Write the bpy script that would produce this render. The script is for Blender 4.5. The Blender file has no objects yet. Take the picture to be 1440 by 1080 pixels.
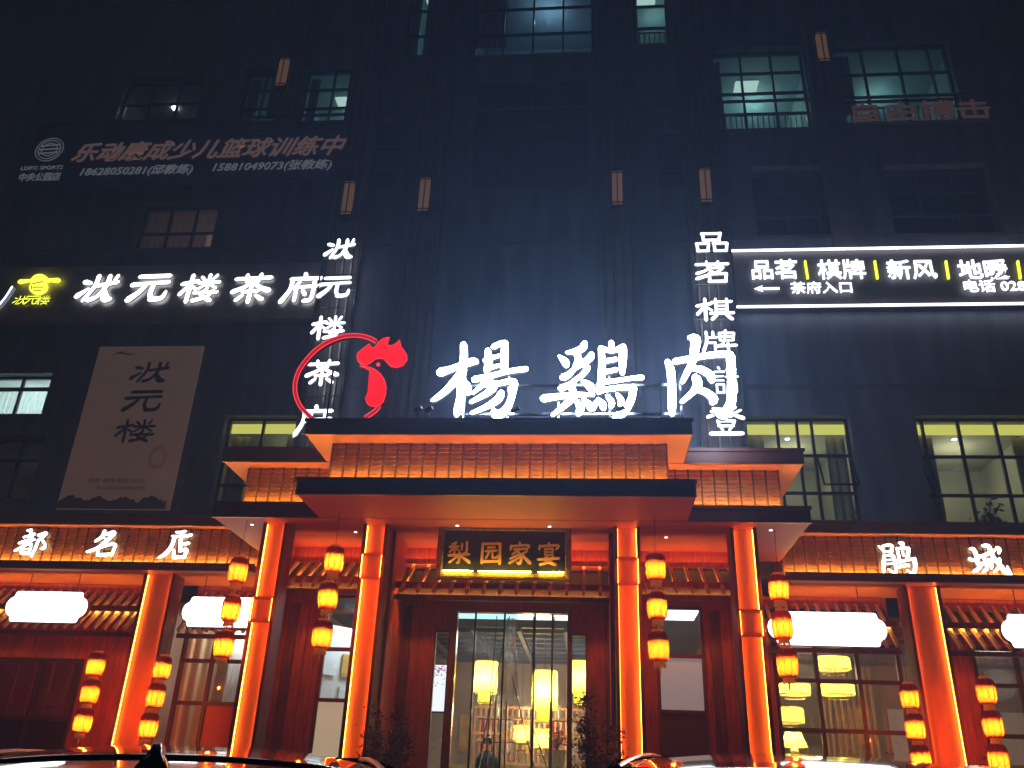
import bpy, bmesh, math, random
from mathutils import Vector, Matrix
C = bpy.context.scene
COL = C.collection
R = math.radians
random.seed(7)

# ---------------------------------------------------------------- camera
CAMZ = 1.55
YAW, PITCH, ROLL, FPX = R(-5.67), R(25.57), R(2.22), 1216.0
cy_, sy_, cp_, sp_ = math.cos(YAW), math.sin(YAW), math.cos(PITCH), math.sin(PITCH)
FWD = Vector((sy_*cp_, cy_*cp_, sp_)); RT0 = Vector((cy_, -sy_, 0)); UP0 = RT0.cross(FWD)
RT = RT0*math.cos(ROLL)+UP0*math.sin(ROLL); UP = -RT0*math.sin(ROLL)+UP0*math.cos(ROLL)
cam_d = bpy.data.cameras.new('camera'); cam = bpy.data.objects.new('camera', cam_d); COL.objects.link(cam)
cam_d.sensor_width = 36.0; cam_d.lens = 36.0*FPX/1440.0; cam_d.clip_end = 3000; cam_d.clip_start = .05
m = Matrix((RT, UP, -FWD)).transposed().to_4x4(); m.translation = Vector((0, 0, CAMZ)); cam.matrix_world = m
C.camera = cam
# ---------------------------------------------------------------- world, fill sun, exposure
w = bpy.data.worlds.new('World'); C.world = w; w.use_nodes = True
nt = w.node_tree; bg = nt.nodes['Background']
sky = nt.nodes.new('ShaderNodeTexSky'); sky.sky_type = 'NISHITA'; sky.sun_disc = False
sky.sun_elevation = R(-3.0); sky.sun_rotation = R(200); sky.air_density = 1.2; sky.dust_density = 2.0
nt.links.new(sky.outputs[0], bg.inputs[0]); bg.inputs[1].default_value = 0.1
sl = bpy.data.lights.new('fill_sun', 'SUN'); sl.energy = 0.025; sl.angle = R(20); sl.color = (.60, .72, 1.0)  # bluish sun added as facade fill, stands in for city glow
so = bpy.data.objects.new('fill_sun', sl); COL.objects.link(so); so.rotation_euler = (R(38), 0, R(-62))
vs = C.view_settings; vs.view_transform = 'Standard'; vs.look = 'None'; vs.exposure = 0.0; vs.gamma = 1.0; vs.use_curve_mapping = False
C.render.engine = 'CYCLES'; C.cycles.use_denoising = True; C.cycles.max_bounces = 7
C.cycles.sample_clamp_indirect = 6.0; C.cycles.transparent_max_bounces = 12; C.cycles.caustics_reflective = False; C.cycles.caustics_refractive = False

def P(px, py, Y):
    """point of the photograph on the vertical plane at distance Y"""
    d = RT*((px-720)/FPX)+UP*((540-py)/FPX)+FWD
    t = Y/d.y
    return Vector((d.x*t, Y, d.z*t+CAMZ))

# ---------------------------------------------------------------- materials
MATS = {}
def mat(name, col=(.5,.5,.5), rough=.6, metal=0., emis=None, es=0., noise=0., scale=6., bump=0., bscale=40., coat=0., stretch=None):
    if name in MATS: return MATS[name]
    mt = bpy.data.materials.new(name); mt.use_nodes = True; t = mt.node_tree; b = t.nodes['Principled BSDF']
    b.inputs['Base Color'].default_value = (*col, 1); b.inputs['Roughness'].default_value = rough; b.inputs['Metallic'].default_value = metal
    if coat: b.inputs['Coat Weight'].default_value = coat; b.inputs['Coat Roughness'].default_value = .04
    if emis: b.inputs['Emission Color'].default_value = (*emis, 1); b.inputs['Emission Strength'].default_value = es
    if noise or bump:
        tc = t.nodes.new('ShaderNodeTexCoord'); mp = t.nodes.new('ShaderNodeMapping'); t.links.new(tc.outputs['Object'], mp.inputs[0])
        if stretch: mp.inputs['Scale'].default_value = stretch
        if noise:
            n = t.nodes.new('ShaderNodeTexNoise'); n.inputs['Scale'].default_value = scale; n.inputs['Detail'].default_value = 6
            t.links.new(mp.outputs[0], n.inputs['Vector'])
            r = t.nodes.new('ShaderNodeValToRGB'); r.color_ramp.elements[0].position = .3; r.color_ramp.elements[1].position = .72
            r.color_ramp.elements[0].color = (*[c*(1-noise) for c in col], 1); r.color_ramp.elements[1].color = (*[min(1, c*(1+noise)) for c in col], 1)
            t.links.new(n.outputs['Fac'], r.inputs[0]); t.links.new(r.outputs[0], b.inputs['Base Color'])
            mr = t.nodes.new('ShaderNodeMapRange'); mr.inputs['To Min'].default_value = max(0, rough-.12); mr.inputs['To Max'].default_value = min(1, rough+.12)
            t.links.new(n.outputs['Fac'], mr.inputs[0]); t.links.new(mr.outputs[0], b.inputs['Roughness'])
        if bump:
            n2 = t.nodes.new('ShaderNodeTexNoise'); n2.inputs['Scale'].default_value = bscale; n2.inputs['Detail'].default_value = 4
            t.links.new(mp.outputs[0], n2.inputs['Vector'])
            bp = t.nodes.new('ShaderNodeBump'); bp.inputs['Strength'].default_value = bump; bp.inputs['Distance'].default_value = .02
            t.links.new(n2.outputs['Fac'], bp.inputs['Height']); t.links.new(bp.outputs[0], b.inputs['Normal'])
    MATS[name] = mt; return mt
def glass(name, tint=(.92,.96,.95), refl=.1, rough=.02):  # clear pane
    if name in MATS: return MATS[name]
    mt = bpy.data.materials.new(name); mt.use_nodes = True; t = mt.node_tree; t.nodes.remove(t.nodes['Principled BSDF'])
    o = t.nodes['Material Output']; a = t.nodes.new('ShaderNodeBsdfTransparent'); a.inputs[0].default_value = (*tint, 1)
    g = t.nodes.new('ShaderNodeBsdfGlossy'); g.inputs['Roughness'].default_value = rough; g.inputs[0].default_value = (.9,.95,1,1)
    x = t.nodes.new('ShaderNodeMixShader'); x.inputs[0].default_value = refl
    t.links.new(a.outputs[0], x.inputs[1]); t.links.new(g.outputs[0], x.inputs[2]); t.links.new(x.outputs[0], o.inputs[0])
    MATS[name] = mt; return mt
def cloth_light(name, col, pas=.12, base=None):
    """translucent fabric or paper lit from inside"""
    if name in MATS: return MATS[name]
    mt = bpy.data.materials.new(name); mt.use_nodes = True; t = mt.node_tree; t.nodes.remove(t.nodes['Principled BSDF'])
    o = t.nodes['Material Output']; a = t.nodes.new('ShaderNodeBsdfTranslucent'); a.inputs[0].default_value = (*col, 1)
    tr = t.nodes.new('ShaderNodeBsdfTransparent'); tr.inputs[0].default_value = (*col, 1)
    d = t.nodes.new('ShaderNodeBsdfDiffuse'); d.inputs[0].default_value = (*(base or col), 1)
    m1 = t.nodes.new('ShaderNodeMixShader'); m1.inputs[0].default_value = .3
    t.links.new(a.outputs[0], m1.inputs[1]); t.links.new(d.outputs[0], m1.inputs[2])
    x = t.nodes.new('ShaderNodeMixShader'); x.inputs[0].default_value = pas
    t.links.new(m1.outputs[0], x.inputs[1]); t.links.new(tr.outputs[0], x.inputs[2]); t.links.new(x.outputs[0], o.inputs[0])
    MATS[name] = mt; return mt
def emit(name, col, s):
    if name in MATS: return MATS[name]
    mt = bpy.data.materials.new(name); mt.use_nodes = True; t = mt.node_tree; t.nodes.remove(t.nodes['Principled BSDF'])
    e = t.nodes.new('ShaderNodeEmission'); e.inputs[0].default_value = (*col, 1); e.inputs[1].default_value = s
    t.links.new(e.outputs[0], t.nodes['Material Output'].inputs[0]); MATS[name] = mt; return mt

FAC = mat('facade_stone', (.15,.17,.25), .5, noise=.32, scale=1.4, bump=.25, bscale=25, stretch=(2.2,2.2,.35))
FAC2 = mat('facade_pilaster', (.15,.135,.16), .5, noise=.25, scale=2, bump=.2)
FIN = mat('metal_fin', (.28,.25,.25), .3, .8)
FRAME = mat('window_frame', (.02,.022,.025), .35, .3)
GLASS = glass('window_glass'); DGLASS = glass('dark_glass', (.8,.84,.9), .08)
SLAB = mat('dark_fascia', (.20,.07,.07), .45, .0, noise=.2, scale=3, bump=.06)
SOFF = mat('soffit_panel', (.62,.24,.11), .5, noise=.12, scale=1.5)
SOFR = mat('red_soffit_panel', (.50,.115,.08), .6, noise=.15, scale=1.2, bump=.05)
TILE = mat('roof_tile', (.66,.36,.15), .55, noise=.22, scale=7, bump=.2, bscale=30)
JOINT = mat('tile_joint', (.10,.035,.02), .7)
WOOD = mat('red_brown_wood', (.44,.085,.035), .42, noise=.4, scale=4, bump=.25, bscale=20, stretch=(6,6,.6))
WOODD = mat('dark_wood', (.17,.045,.028), .6, noise=.4, scale=4, bump=.2, bscale=20, stretch=(6,6,.6))
RAFT = mat('rafter_wood', (.66,.43,.24), .5, noise=.3, scale=5, bump=.15, bscale=20)
COLF = mat('column_panel', (.66,.20,.075), .5, noise=.18, scale=2.5, bump=.1, bscale=12, stretch=(3,3,.5))
LED = emit('orange_led', (1,.49,.085), 118.)
LEDC = emit('column_led', (1,.30,.03), 32.)
LEDW = emit('column_led_dim', (1,.24,.025), 16.)
REDFILL = emit('red_fill_strip', (1,.07,.012), 34.)
WHITE = emit('white_sign_face', (.66,.82,1.0), 38.)
WHITEW = emit('white_letter_face', (1,.97,.93), 5.)
WHITES2 = emit('white_fine_letter', (.93,.96,1.0), 2.2)
WHITES = emit('white_small_letter', (.93,.96,1.0), 3.2)
TUBE = emit('white_neon_tube', (.98,.98,1), 3.6)
YEL = emit('yellow_neon', (.85,.9,.06), 2.0)
REDN = emit('red_sign_face', (1,.004,.012), 1.4)
REDD = emit('red_ring_face', (.62,.01,.03), .8)
REDB = emit('red_ring_edge', (1,.05,.05), 1.6)
PILL = emit('white_light_box', (1,.985,.93), 4.2)
RETG = emit('lit_letter_side', (.75,.87,1), .22)
RET = mat('letter_side', (.3,.32,.35), .4, .3)
STEEL = mat('steel_frame', (.22,.24,.26), .35, .8)
BLACKM = mat('black_metal', (.015,.015,.017), .4, .5)
PLASTER = mat('interior_plaster', (.55,.5,.42), .7, noise=.08)

# ---------------------------------------------------------------- mesh helpers
class MB:
    def __init__(s): s.v = []; s.f = []
    def add(s, vs, fs):
        o = len(s.v); s.v += [tuple(v) for v in vs]; s.f += [tuple(i+o for i in f) for f in fs]; return s
    def box(s, x0, x1, y0, y1, z0, z1):
        return s.add([(x0,y0,z0),(x1,y0,z0),(x1,y1,z0),(x0,y1,z0),(x0,y0,z1),(x1,y0,z1),(x1,y1,z1),(x0,y1,z1)],
                     [(0,3,2,1),(4,5,6,7),(0,1,5,4),(1,2,6,5),(2,3,7,6),(3,0,4,7)])
    def bar(s, a, b, w, h=None):
        h = h or w; a = Vector(a); b = Vector(b); d = (b-a).normalized()
        u = Vector((0,0,1)) if abs(d.z) < .9 else Vector((1,0,0))
        r = d.cross(u).normalized(); u = r.cross(d)
        q = []
        for p in (a, b):
            for i, j in ((-1,-1),(1,-1),(1,1),(-1,1)): q.append(p+r*(w/2*i)+u*(h/2*j))
        return s.add(q, [(0,1,2,3),(7,6,5,4),(0,4,5,1),(1,5,6,2),(2,6,7,3),(3,7,4,0)])
    def tube(s, pts, r, n=6):
        pts = [Vector(p) for p in pts]; o = len(s.v)
        for i, p in enumerate(pts):
            d = (pts[min(i+1,len(pts)-1)]-pts[max(i-1,0)]).normalized()
            u = Vector((0,0,1)) if abs(d.z) < .9 else Vector((1,0,0))
            a = d.cross(u).normalized(); b = a.cross(d); rr = r[i] if isinstance(r, (list, tuple)) else r
            for k in range(n):
                t = 2*math.pi*k/n; s.v.append(tuple(p+a*(rr*math.cos(t))+b*(rr*math.sin(t))))
        for i in range(len(pts)-1):
            for k in range(n):
                s.f.append((o+i*n+k, o+i*n+(k+1)%n, o+(i+1)*n+(k+1)%n, o+(i+1)*n+k))
        s.f.append(tuple(o+k for k in range(n))[::-1]); s.f.append(tuple(o+(len(pts)-1)*n+k for k in range(n)))
        return s
    def lathe(s, prof, n=16, c=(0,0,0), cap=True):
        o = len(s.v)
        for r, z in prof:
            for k in range(n):
                t = 2*math.pi*k/n; s.v.append((c[0]+r*math.cos(t), c[1]+r*math.sin(t), c[2]+z))
        for i in range(len(prof)-1):
            for k in range(n): s.f.append((o+i*n+k, o+i*n+(k+1)%n, o+(i+1)*n+(k+1)%n, o+(i+1)*n+k))
        if cap:
            s.f.append(tuple(o+k for k in range(n))[::-1]); s.f.append(tuple(o+(len(prof)-1)*n+k for k in range(n)))
        return s
    def build(s, name, mt, parent=None, smooth=False, bevel=0, **tags):
        me = bpy.data.meshes.new(name); me.from_pydata(s.v, [], s.f); me.materials.append(mt); me.update()
        if smooth: me.shade_smooth()
        o = bpy.data.objects.new(name, me); COL.objects.link(o)
        if parent is not None: link(o, parent)
        if bevel:
            b = o.modifiers.new('bevel', 'BEVEL'); b.width = bevel; b.segments = 2; b.limit_method = 'ANGLE'
        for k, v in tags.items(): o[k] = v
        return o
LOC = {}
def wloc(o):
    p = Vector(o.location)
    while o.parent: o = o.parent; p += Vector(o.location)
    return p
def link(o, parent):
    """parent a mesh given in world coordinates to an unrotated parent"""
    o.parent = parent; o.location = Vector(o.location)-wloc(parent)
def thing(name, label, cat, loc=(0,0,0), group=None):
    o = bpy.data.objects.new(name, None); COL.objects.link(o); o.location = loc
    o['label'] = label; o['category'] = cat
    if group: o['group'] = group
    return o
def box(name, mt, parent, x0, x1, y0, y1, z0, z1, **k): return MB().box(x0,x1,y0,y1,z0,z1).build(name, mt, parent, **k)
def lamp(name, kind, loc, energy, color, parent=None, size=.1, sy=None, rot=None):
    l = bpy.data.lights.new(name, kind); l.energy = energy; l.color = color
    if kind == 'AREA':
        l.size = size
        if sy: l.shape = 'RECTANGLE'; l.size_y = sy
    else: l.shadow_soft_size = size
    o = bpy.data.objects.new(name, l); COL.objects.link(o); o.location = loc
    if rot: o.rotation_euler = rot
    if parent is not None: link(o, parent)
    return o

# --- brush strokes: every stroke is a list of (x, y, width)
def smooth_pts(st):
    if len(st) < 3:
        a, b = st[0], st[-1]
        return [tuple(a[k]+(b[k]-a[k])*t/3 for k in range(3)) for t in range(4)]
    q = [st[0]]+list(st)+[st[-1]]; out = []
    for i in range(1, len(q)-2):
        for t in range(5):
            t /= 5
            out.append(tuple(.5*((2*q[i][k])+(-q[i-1][k]+q[i+1][k])*t+(2*q[i-1][k]-5*q[i][k]+4*q[i+1][k]-q[i+2][k])*t*t+(-q[i-1][k]+3*q[i][k]-3*q[i+1][k]+q[i+2][k])*t**3) for k in range(3)))
    out.append(st[-1]); return out
def brush(mb, sb, strokes, to3, depth):
    """mb collects the faces, sb the returns; to3 maps drawing units to a front point"""
    for si, st in enumerate(strokes):
        p = smooth_pts(st); n = len(p); L = []; Rr = []
        for i in range(n):
            a = p[max(i-1,0)]; b = p[min(i+1,n-1)]; dx, dy = b[0]-a[0], b[1]-a[1]; l = math.hypot(dx, dy) or 1; dx /= l; dy /= l
            h = max(p[i][2], 1e-4)/2
            L.append((p[i][0]-dy*h, p[i][1]+dx*h)); Rr.append((p[i][0]+dy*h, p[i][1]-dx*h))
        def cap(i, j):
            a, b = p[i], p[j]; an = math.atan2(a[1]-b[1], a[0]-b[0]); h = a[2]/2*.92
            return [(a[0]+h*math.cos(an+t), a[1]+h*math.sin(an+t)) for t in (R(-58), R(-20), R(20), R(58))]
        c0 = cap(0, 1); c1 = cap(n-1, n-2)
        off = -.0007*si
        def T(q): v = to3(q[0], q[1]); return (v[0], v[1]+off, v[2])
        # front: ribbon + caps
        vs = [T(q) for q in L]+[T(q) for q in Rr]; fs = [(i, i+1, n+i+1, n+i) for i in range(n-1)]; mb.add(vs, fs)
        mb.add([T(L[0]), T(Rr[0])]+[T(q) for q in c0], [tuple([0, 1]+[2,3,4,5])]); mb.add([T(Rr[-1]), T(L[-1])]+[T(q) for q in c1], [(0,1,2,3,4,5)])
        ring = L+c1+Rr[::-1]+c0
        k = len(ring); f3 = [T(q) for q in ring]; vs = [(a, b+.002, c) for a, b, c in f3]+[(a, b+depth, c) for a, b, c in f3]
        sb.add(vs, [(i, (i+1)%k, k+(i+1)%k, k+i) for i in range(k)])
def S(txt):
    return [[tuple(float(v) for v in p.split(',')) for p in s.split()] for s in txt.split(';') if s.strip()]
def sc(st, d=11): return st
def char_px(parent, strokes, ox, oy, k, Y, mt, depth=.1, name='character', side=None, widen=1.):
    mb, sb = MB(), MB()
    st = [[(ox+x/k, oy+y/k, wd/k*widen) for x, y, wd in s] for s in strokes]
    brush(mb, sb, st, lambda x, y: P(x, y, Y), depth)
    f = mb.build(name, mt, parent); sb.build('letter_return', side or RETG, f); return f
def char_box(parent, strokes, x0, z1, wd, hg, Y, mt, depth=.06, name='character', side=None, widen=1., slant=0.):
    """drawing box 0..100 placed with its top-left corner at (x0, z1)"""
    mb, sb = MB(), MB()
    st = [[(x/100*wd, y/100*hg, ww/100*min(wd, hg)*widen) for x, y, ww in s] for s in strokes]
    brush(mb, sb, st, lambda x, y: (x0+x+slant*(hg-y), Y, z1-y), depth)
    f = mb.build(name, mt, parent)
    if depth > .012: sb.build('letter_return', side or RETG, f)
    return f

MU = "3,35,13 42,25,12; 25,5,12 25,95,13; 22,40,11 3,70,13; 30,42,8 42,55,10"
G = {
'zhuang': "14,28,16 30,33,12; 45,8,14 43,42,13 24,92,11; 5,76,18 28,52,9; 50,42,12 98,30,14; 74,8,13 73,42,14 58,78,12 38,90,16; 70,55,14 80,84,24 93,88,14; 95,8,11 90,24,9",
'yuan': "18,10,13 95,8,14; 5,38,16 50,33,11 97,30,13; 40,40,13 28,62,15 5,88,20; 60,38,13 58,70,14 66,86,14; 62,88,15 90,84,15 97,62,9",
'lou': MU+"; 50,12,10 60,24,8; 88,6,10 80,20,8; 45,32,10 98,30,11; 70,4,10 70,52,10; 66,36,7 48,52,9; 74,36,7 92,50,9; 70,55,10 58,72,10 85,92,14; 88,58,9 75,80,10 42,92,14; 40,66,10 98,64,12",
'cha': "5,18,12 95,14,13; 32,4,11 34,28,10; 68,2,11 64,28,10; 50,26,12 34,44,12 4,62,16; 50,26,12 70,46,13 96,58,17; 30,62,11 70,60,11; 50,44,12 50,97,13; 32,74,10 18,90,13; 66,74,10 84,88,14",
'fu': "52,0,12 54,10,12; 18,18,12 97,16,12; 22,18,12 20,55,12 3,95,15; 42,28,10 30,52,10; 37,45,10 37,92,11; 45,46,11 97,42,11; 80,26,11 80,85,12 62,93,13; 54,58,10 62,72,12",
'pin': "22,10,12 80,10,12; 24,8,12 28,42,12; 80,8,12 74,42,12; 26,42,12 76,42,12; 4,58,12 42,58,12; 6,58,11 8,95,12; 42,58,11 38,95,11; 6,94,11 40,94,11; 56,58,12 98,58,12; 58,58,11 60,95,12; 98,58,11 94,95,11; 58,94,11 95,94,11",
'ming': "3,16,13 97,14,13; 34,2,10 36,26,10; 68,2,10 64,26,10; 44,28,11 28,46,11 4,58,14; 38,34,10 82,32,11; 82,32,11 60,55,12 3,82,15; 40,44,8 52,52,9; 38,62,12 90,60,12; 40,60,12 40,97,12; 90,60,12 86,97,12; 38,96,13 88,96,13",
'qi': MU+"; 42,20,10 97,17,11; 54,6,10 54,66,10; 84,6,10 84,66,10; 54,36,8 84,36,8; 54,51,8 84,51,8; 38,68,11 100,66,12; 56,74,10 42,92,14; 80,74,10 95,92,14",
'pai': "14,8,11 14,50,12 4,92,13; 14,34,10 44,32,10; 34,8,10 34,32,10; 14,56,10 40,56,10; 39,56,10 38,92,10; 72,2,9 66,12,9; 52,14,10 96,14,10; 52,14,9 54,46,9; 96,14,9 92,46,9; 53,30,8 94,30,8; 53,46,9 93,46,9; 72,14,8 62,60,9 48,68,9; 44,72,11 100,68,12; 76,58,10 76,98,11",
'qing': "20,2,9 26,9,9; 3,20,9 45,19,9; 10,36,8 40,35,8; 10,50,8 40,50,8; 10,64,9 40,64,9; 10,64,9 11,94,9; 40,64,9 38,94,9; 10,92,9 40,92,9; 54,12,9 94,11,9; 56,25,8 92,24,8; 50,38,9 100,37,9; 74,2,9 74,38,9; 60,50,9 58,96,10; 60,50,9 90,50,9; 90,50,9 90,90,10 80,95,9; 60,64,7 90,64,7; 60,78,7 90,78,7",
'deng': "20,6,9 42,8,9; 42,8,9 30,24,9 5,36,12; 14,16,8 26,26,8; 80,2,8 66,14,8; 92,12,8 74,24,8; 55,4,10 70,26,10 97,40,14; 35,36,9 66,35,9; 30,50,10 74,50,10; 30,50,9 34,68,9; 74,50,9 68,68,9; 32,68,9 70,68,9; 38,74,8 42,84,8; 64,74,8 58,84,8; 10,95,13 92,94,13",
'li': "34,3,9 14,12,7; 4,24,10 46,21,8; 27,8,9 26,52,9; 24,28,7 5,48,9; 30,28,7 45,40,10; 60,9,9 60,38,8; 82,2,9 82,46,10 70,52,8; 2,64,11 96,57,9; 51,48,10 50,90,10 40,97,8; 46,64,8 6,95,8; 54,64,8 97,93,14",
'yuan2': "12,8,10 10,94,12; 12,9,9 90,6,10; 91,7,11 92,97,12; 12,88,9 90,86,9; 34,26,8 68,23,8; 26,42,9 76,38,9; 45,42,8 28,74,10; 58,42,8 58,70,8; 58,71,9 80,70,8 80,60,5",
'jia': "50,0,9 53,10,10; 13,15,10 9,32,9; 13,17,8 90,12,9 82,30,8; 26,32,9 78,28,9; 52,32,8 18,54,8; 44,42,9 60,68,10 54,94,11 42,92,8; 50,54,8 10,74,8; 54,66,8 6,94,9; 86,38,9 62,54,8; 58,52,9 98,92,15",
'yan': "50,0,9 53,9,10; 11,13,10 7,30,9; 11,15,8 92,10,9 84,28,8; 34,28,9 35,56,9; 34,28,8 68,26,8; 69,26,9 67,56,9; 35,42,7 67,41,7; 35,56,8 67,55,8; 47,60,9 32,78,9 82,98,14; 72,62,9 56,84,9 12,98,9; 2,76,10 98,69,11",
}
G = {k: S(v) for k, v in G.items()}
YANG = S("150,490,100 250,460,75 360,420,70 500,372,80 545,378,50;400,190,75 405,300,85 395,420,85 385,520,85;370,600,85 360,760,75 340,880,85 325,950,65;400,470,85 330,560,95 220,680,75 120,760,60 60,795,35;390,580,50 430,640,100 440,700,100;665,255,65 670,330,90 670,420,90 650,470,70;725,215,60 800,180,60 850,180,80;850,180,80 845,350,85 840,480,80;690,340,45 790,310,40;690,445,45 790,415,40;620,360,30 670,355,40;520,570,75 700,530,60 900,480,55 1080,455,60;690,540,80 620,620,60 500,720,30;660,630,80 800,610,60 900,590,65 950,600,80;950,610,90 930,730,75 890,850,80 830,930,100 750,950,100 725,900,50;730,660,80 640,730,70 480,815,40;810,720,80 770,790,85 640,870,60 490,935,40")
JI = S("555,180,75 530,230,80 440,265,60 360,275,30;280,315,30 340,370,80 360,410,75;470,290,60 490,360,80 450,440,60;630,300,75 610,340,80 530,400,60 450,450,50 380,520,70 320,545,80;590,440,70 540,510,60 460,570,50 400,620,60 300,665,75;440,600,50 420,660,80 440,720,70;540,590,50 610,640,90 640,690,70 620,715,50;110,775,85 260,755,70 450,735,60 650,735,40;440,760,80 340,850,70 210,955,40;470,800,50 510,880,90 490,940,70;540,785,40 610,850,90 640,880,80 690,800,40;700,780,40 750,840,85 760,880,70;845,170,60 850,230,70;735,230,65 745,400,80 735,600,85 715,700,80;740,235,55 860,260,50 960,220,60;975,220,80 970,350,90 965,500,60;790,370,55 900,350,50;780,490,55 900,465,50;720,600,60 900,585,50 1060,560,50 1180,550,60;740,690,60 900,665,60 1080,660,70;1085,660,85 1065,780,80 1000,900,90 930,960,100 880,980,60;800,750,40 850,820,70 840,870,50;910,730,40 950,800,75 940,840,60")
ROU = S("195,330,60 225,420,80 235,600,80 235,750,80 238,820,60;265,325,60 400,300,60 600,265,60 780,255,70;790,270,90 800,420,85 800,600,85 795,720,95 730,830,100 660,800,60 640,780,40;410,100,60 460,120,100 450,220,90 430,330,70 380,430,60 335,520,45;440,390,60 530,410,70 600,460,80 615,500,75;460,480,80 480,540,90 430,620,60 330,710,40;480,590,60 560,620,70 630,680,85 620,710,70")
DU = S("520,200,70 620,190,90;600,190,90 620,380,110;420,370,60 700,290,80;300,520,70 560,440,90 700,430,60;640,420,90 480,560,90 190,710,60;390,570,50 630,550,60;620,550,80 550,790,80;380,620,60 350,770,70;360,775,80 560,775,80;400,680,45 580,665,45;790,320,70 990,270,110;1000,270,100 860,410,90;850,400,80 950,520,80 960,620,90 870,660,80;800,440,80 720,650,90 620,860,70")
MING = S("670,220,110 600,360,100 430,470,70;700,300,80 900,240,110;920,270,110 700,480,110 500,640,100 220,740,70;600,330,50 680,400,60;560,620,90 860,540,80 950,560,70;950,570,90 850,820,80;520,650,90 490,830,70;490,820,90 830,800,90")
DIAN = S("680,240,60 800,250,90 910,220,80;580,340,60 850,350,90 1070,310,80;640,360,110 580,560,110 440,760,110 230,890,60;800,420,120 780,720,100;830,550,80 1000,520,90;620,700,90 620,900,90;760,720,70 930,670,90;950,700,110 880,880,90;600,880,90 900,870,90")
JUAN = S("190,230,50 320,350,90 330,390,60;280,240,70 450,200,80 540,240,80;540,240,90 500,370,80;320,380,60 540,370,60;330,460,80 310,700,110 320,880,90;400,470,70 540,470,100;560,480,90 620,700,110 630,930,80;350,590,50 560,580,50;350,690,60 560,680,50;440,820,60 600,930,70;700,150,60 800,180,110 760,260,80;650,290,80 700,500,90 720,650,90;700,290,70 880,290,90;940,300,120 920,560,110;780,360,60 820,480,70;720,640,90 900,590,80 1080,560,90;1090,560,120 1110,760,120 1080,940,110;1060,950,80 900,840,50;680,760,90 900,720,100 950,740,80")
CHENG = S("220,270,60 300,280,100 370,420,110 400,600,110;200,490,60 330,520,90 460,430,80;510,590,90 400,730,100 320,770,90;500,430,80 640,370,90 780,300,80;500,440,60 590,560,110 600,720,90 520,780,80;590,530,80 780,510,90;700,560,100 710,700,80;500,200,70 640,220,110 740,450,110 900,640,110 1000,760,120 1140,860,110;1140,860,100 1060,660,40;880,510,110 870,680,90 760,790,60;820,240,80 880,290,110 870,360,80")

def text_obj(parent, body, x, z, size, Y, mt, depth=.01, bold=.0, name='lettering', sx=1., shear=0., align='LEFT', maxw=None):
    """flat or raised printed text facing the street"""
    cu = bpy.data.curves.new(name, 'FONT'); cu.body = body; cu.size = size; cu.extrude = depth/2; cu.offset = bold; cu.shear = shear; cu.align_x = align
    cu.resolution_u = 2
    o = bpy.data.objects.new(name, cu); COL.objects.link(o)
    dg = bpy.context.evaluated_depsgraph_get(); me = bpy.data.meshes.new_from_object(o.evaluated_get(dg))
    bpy.data.objects.remove(o); me.materials.clear(); me.materials.append(mt)
    if maxw:
        xs = [v.co.x for v in me.vertices]; sx = maxw/(max(xs)-min(xs)) if xs else 1
    o = bpy.data.objects.new(name, me); COL.objects.link(o)
    o.rotation_euler = (R(90), 0, 0); o.scale = (sx, 1, 1); o.location = (x, Y-depth/2, z)
    if parent is not None: link(o, parent)
    return o

# ================================================================ ground
GZ = .63; FZ = .95                    # forecourt level, restaurant floor
asph = mat('asphalt', (.05,.05,.052), .75, noise=.3, scale=8, bump=.4, bscale=120)
pave = mat('granite_paving', (.2,.19,.18), .5, noise=.25, scale=5, bump=.1)
MB().add([(-80,-80,0),(80,-80,0),(80,0,0),(-80,0,0),(80,9,GZ),(-80,9,GZ),(80,11.5,GZ),(-80,11.5,GZ)], [(0,1,2,3),(3,2,4,5),(5,4,6,7)]).build('road', asph, kind='structure')
box('pavement', pave, None, -80, 80, 11.5, 16.7, GZ-.1, GZ+.14, kind='structure')
MB().add([(-80,16.7,GZ),(80,16.7,GZ),(80,80,GZ),(-80,80,GZ)], [(0,1,2,3)]).build('ground', pave, kind='structure')

# ================================================================ commercial building behind
bld = thing('commercial_building', 'tall dark stone commercial building with gridded windows rising behind the restaurant front', 'building', (-1.43, 16.3, GZ))
WY = 16.3
def rect(px0, py0, px1, py1, Y=WY):
    """upright rectangle: x from the left and right pixel at mid height, z from top and bottom at mid width"""
    ym, xm = (py0+py1)/2, (px0+px1)/2
    return P(px0, ym, Y).x, P(px1, ym, Y).x, P(xm, py1, Y).z, P(xm, py0, Y).z
WINS = []   # x0,x1,z0,z1,cols(list of fractions),rows,style
def addwin(r, cols, rows, style, **k): WINS.append((r, cols, rows, style, k))
def ev(n): return [i/n for i in range(1, n)]
# second floor, lit
addwin(rect(1052,584,1205,731), [.33,.52,.66], [.36,.72], 'cove')
addwin(rect(1300,584,1482,736), [.08,.37,.67], [.36,.72], 'cove')
addwin(rect(305,584,412,716), [.48], [.36,.72], 'cove2')
addwin(rect(-60,525,66,582), [.3,.62], [.3], 'white')
addwin(rect(-60,612,52,700), [.33,.66], [.35], 'dim')
# upper left
addwin(rect(424,92,500,170), [.52], ev(3), 'teal')
addwin(rect(170,108,282,168), ev(3), [.5], 'lamp')
addwin(rect(338,95,392,170), [.5], ev(3), 'tealdim')
addwin(rect(192,284,302,352), [.35,.68], [.55], 'brown')
# upper right
addwin(rect(1003,66,1136,181), ev(3), ev(4), 'teal', rail=True)
addwin(rect(1172,57,1345,172), [.3,.6,.86], ev(3), 'tealdim', rail=True)
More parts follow.
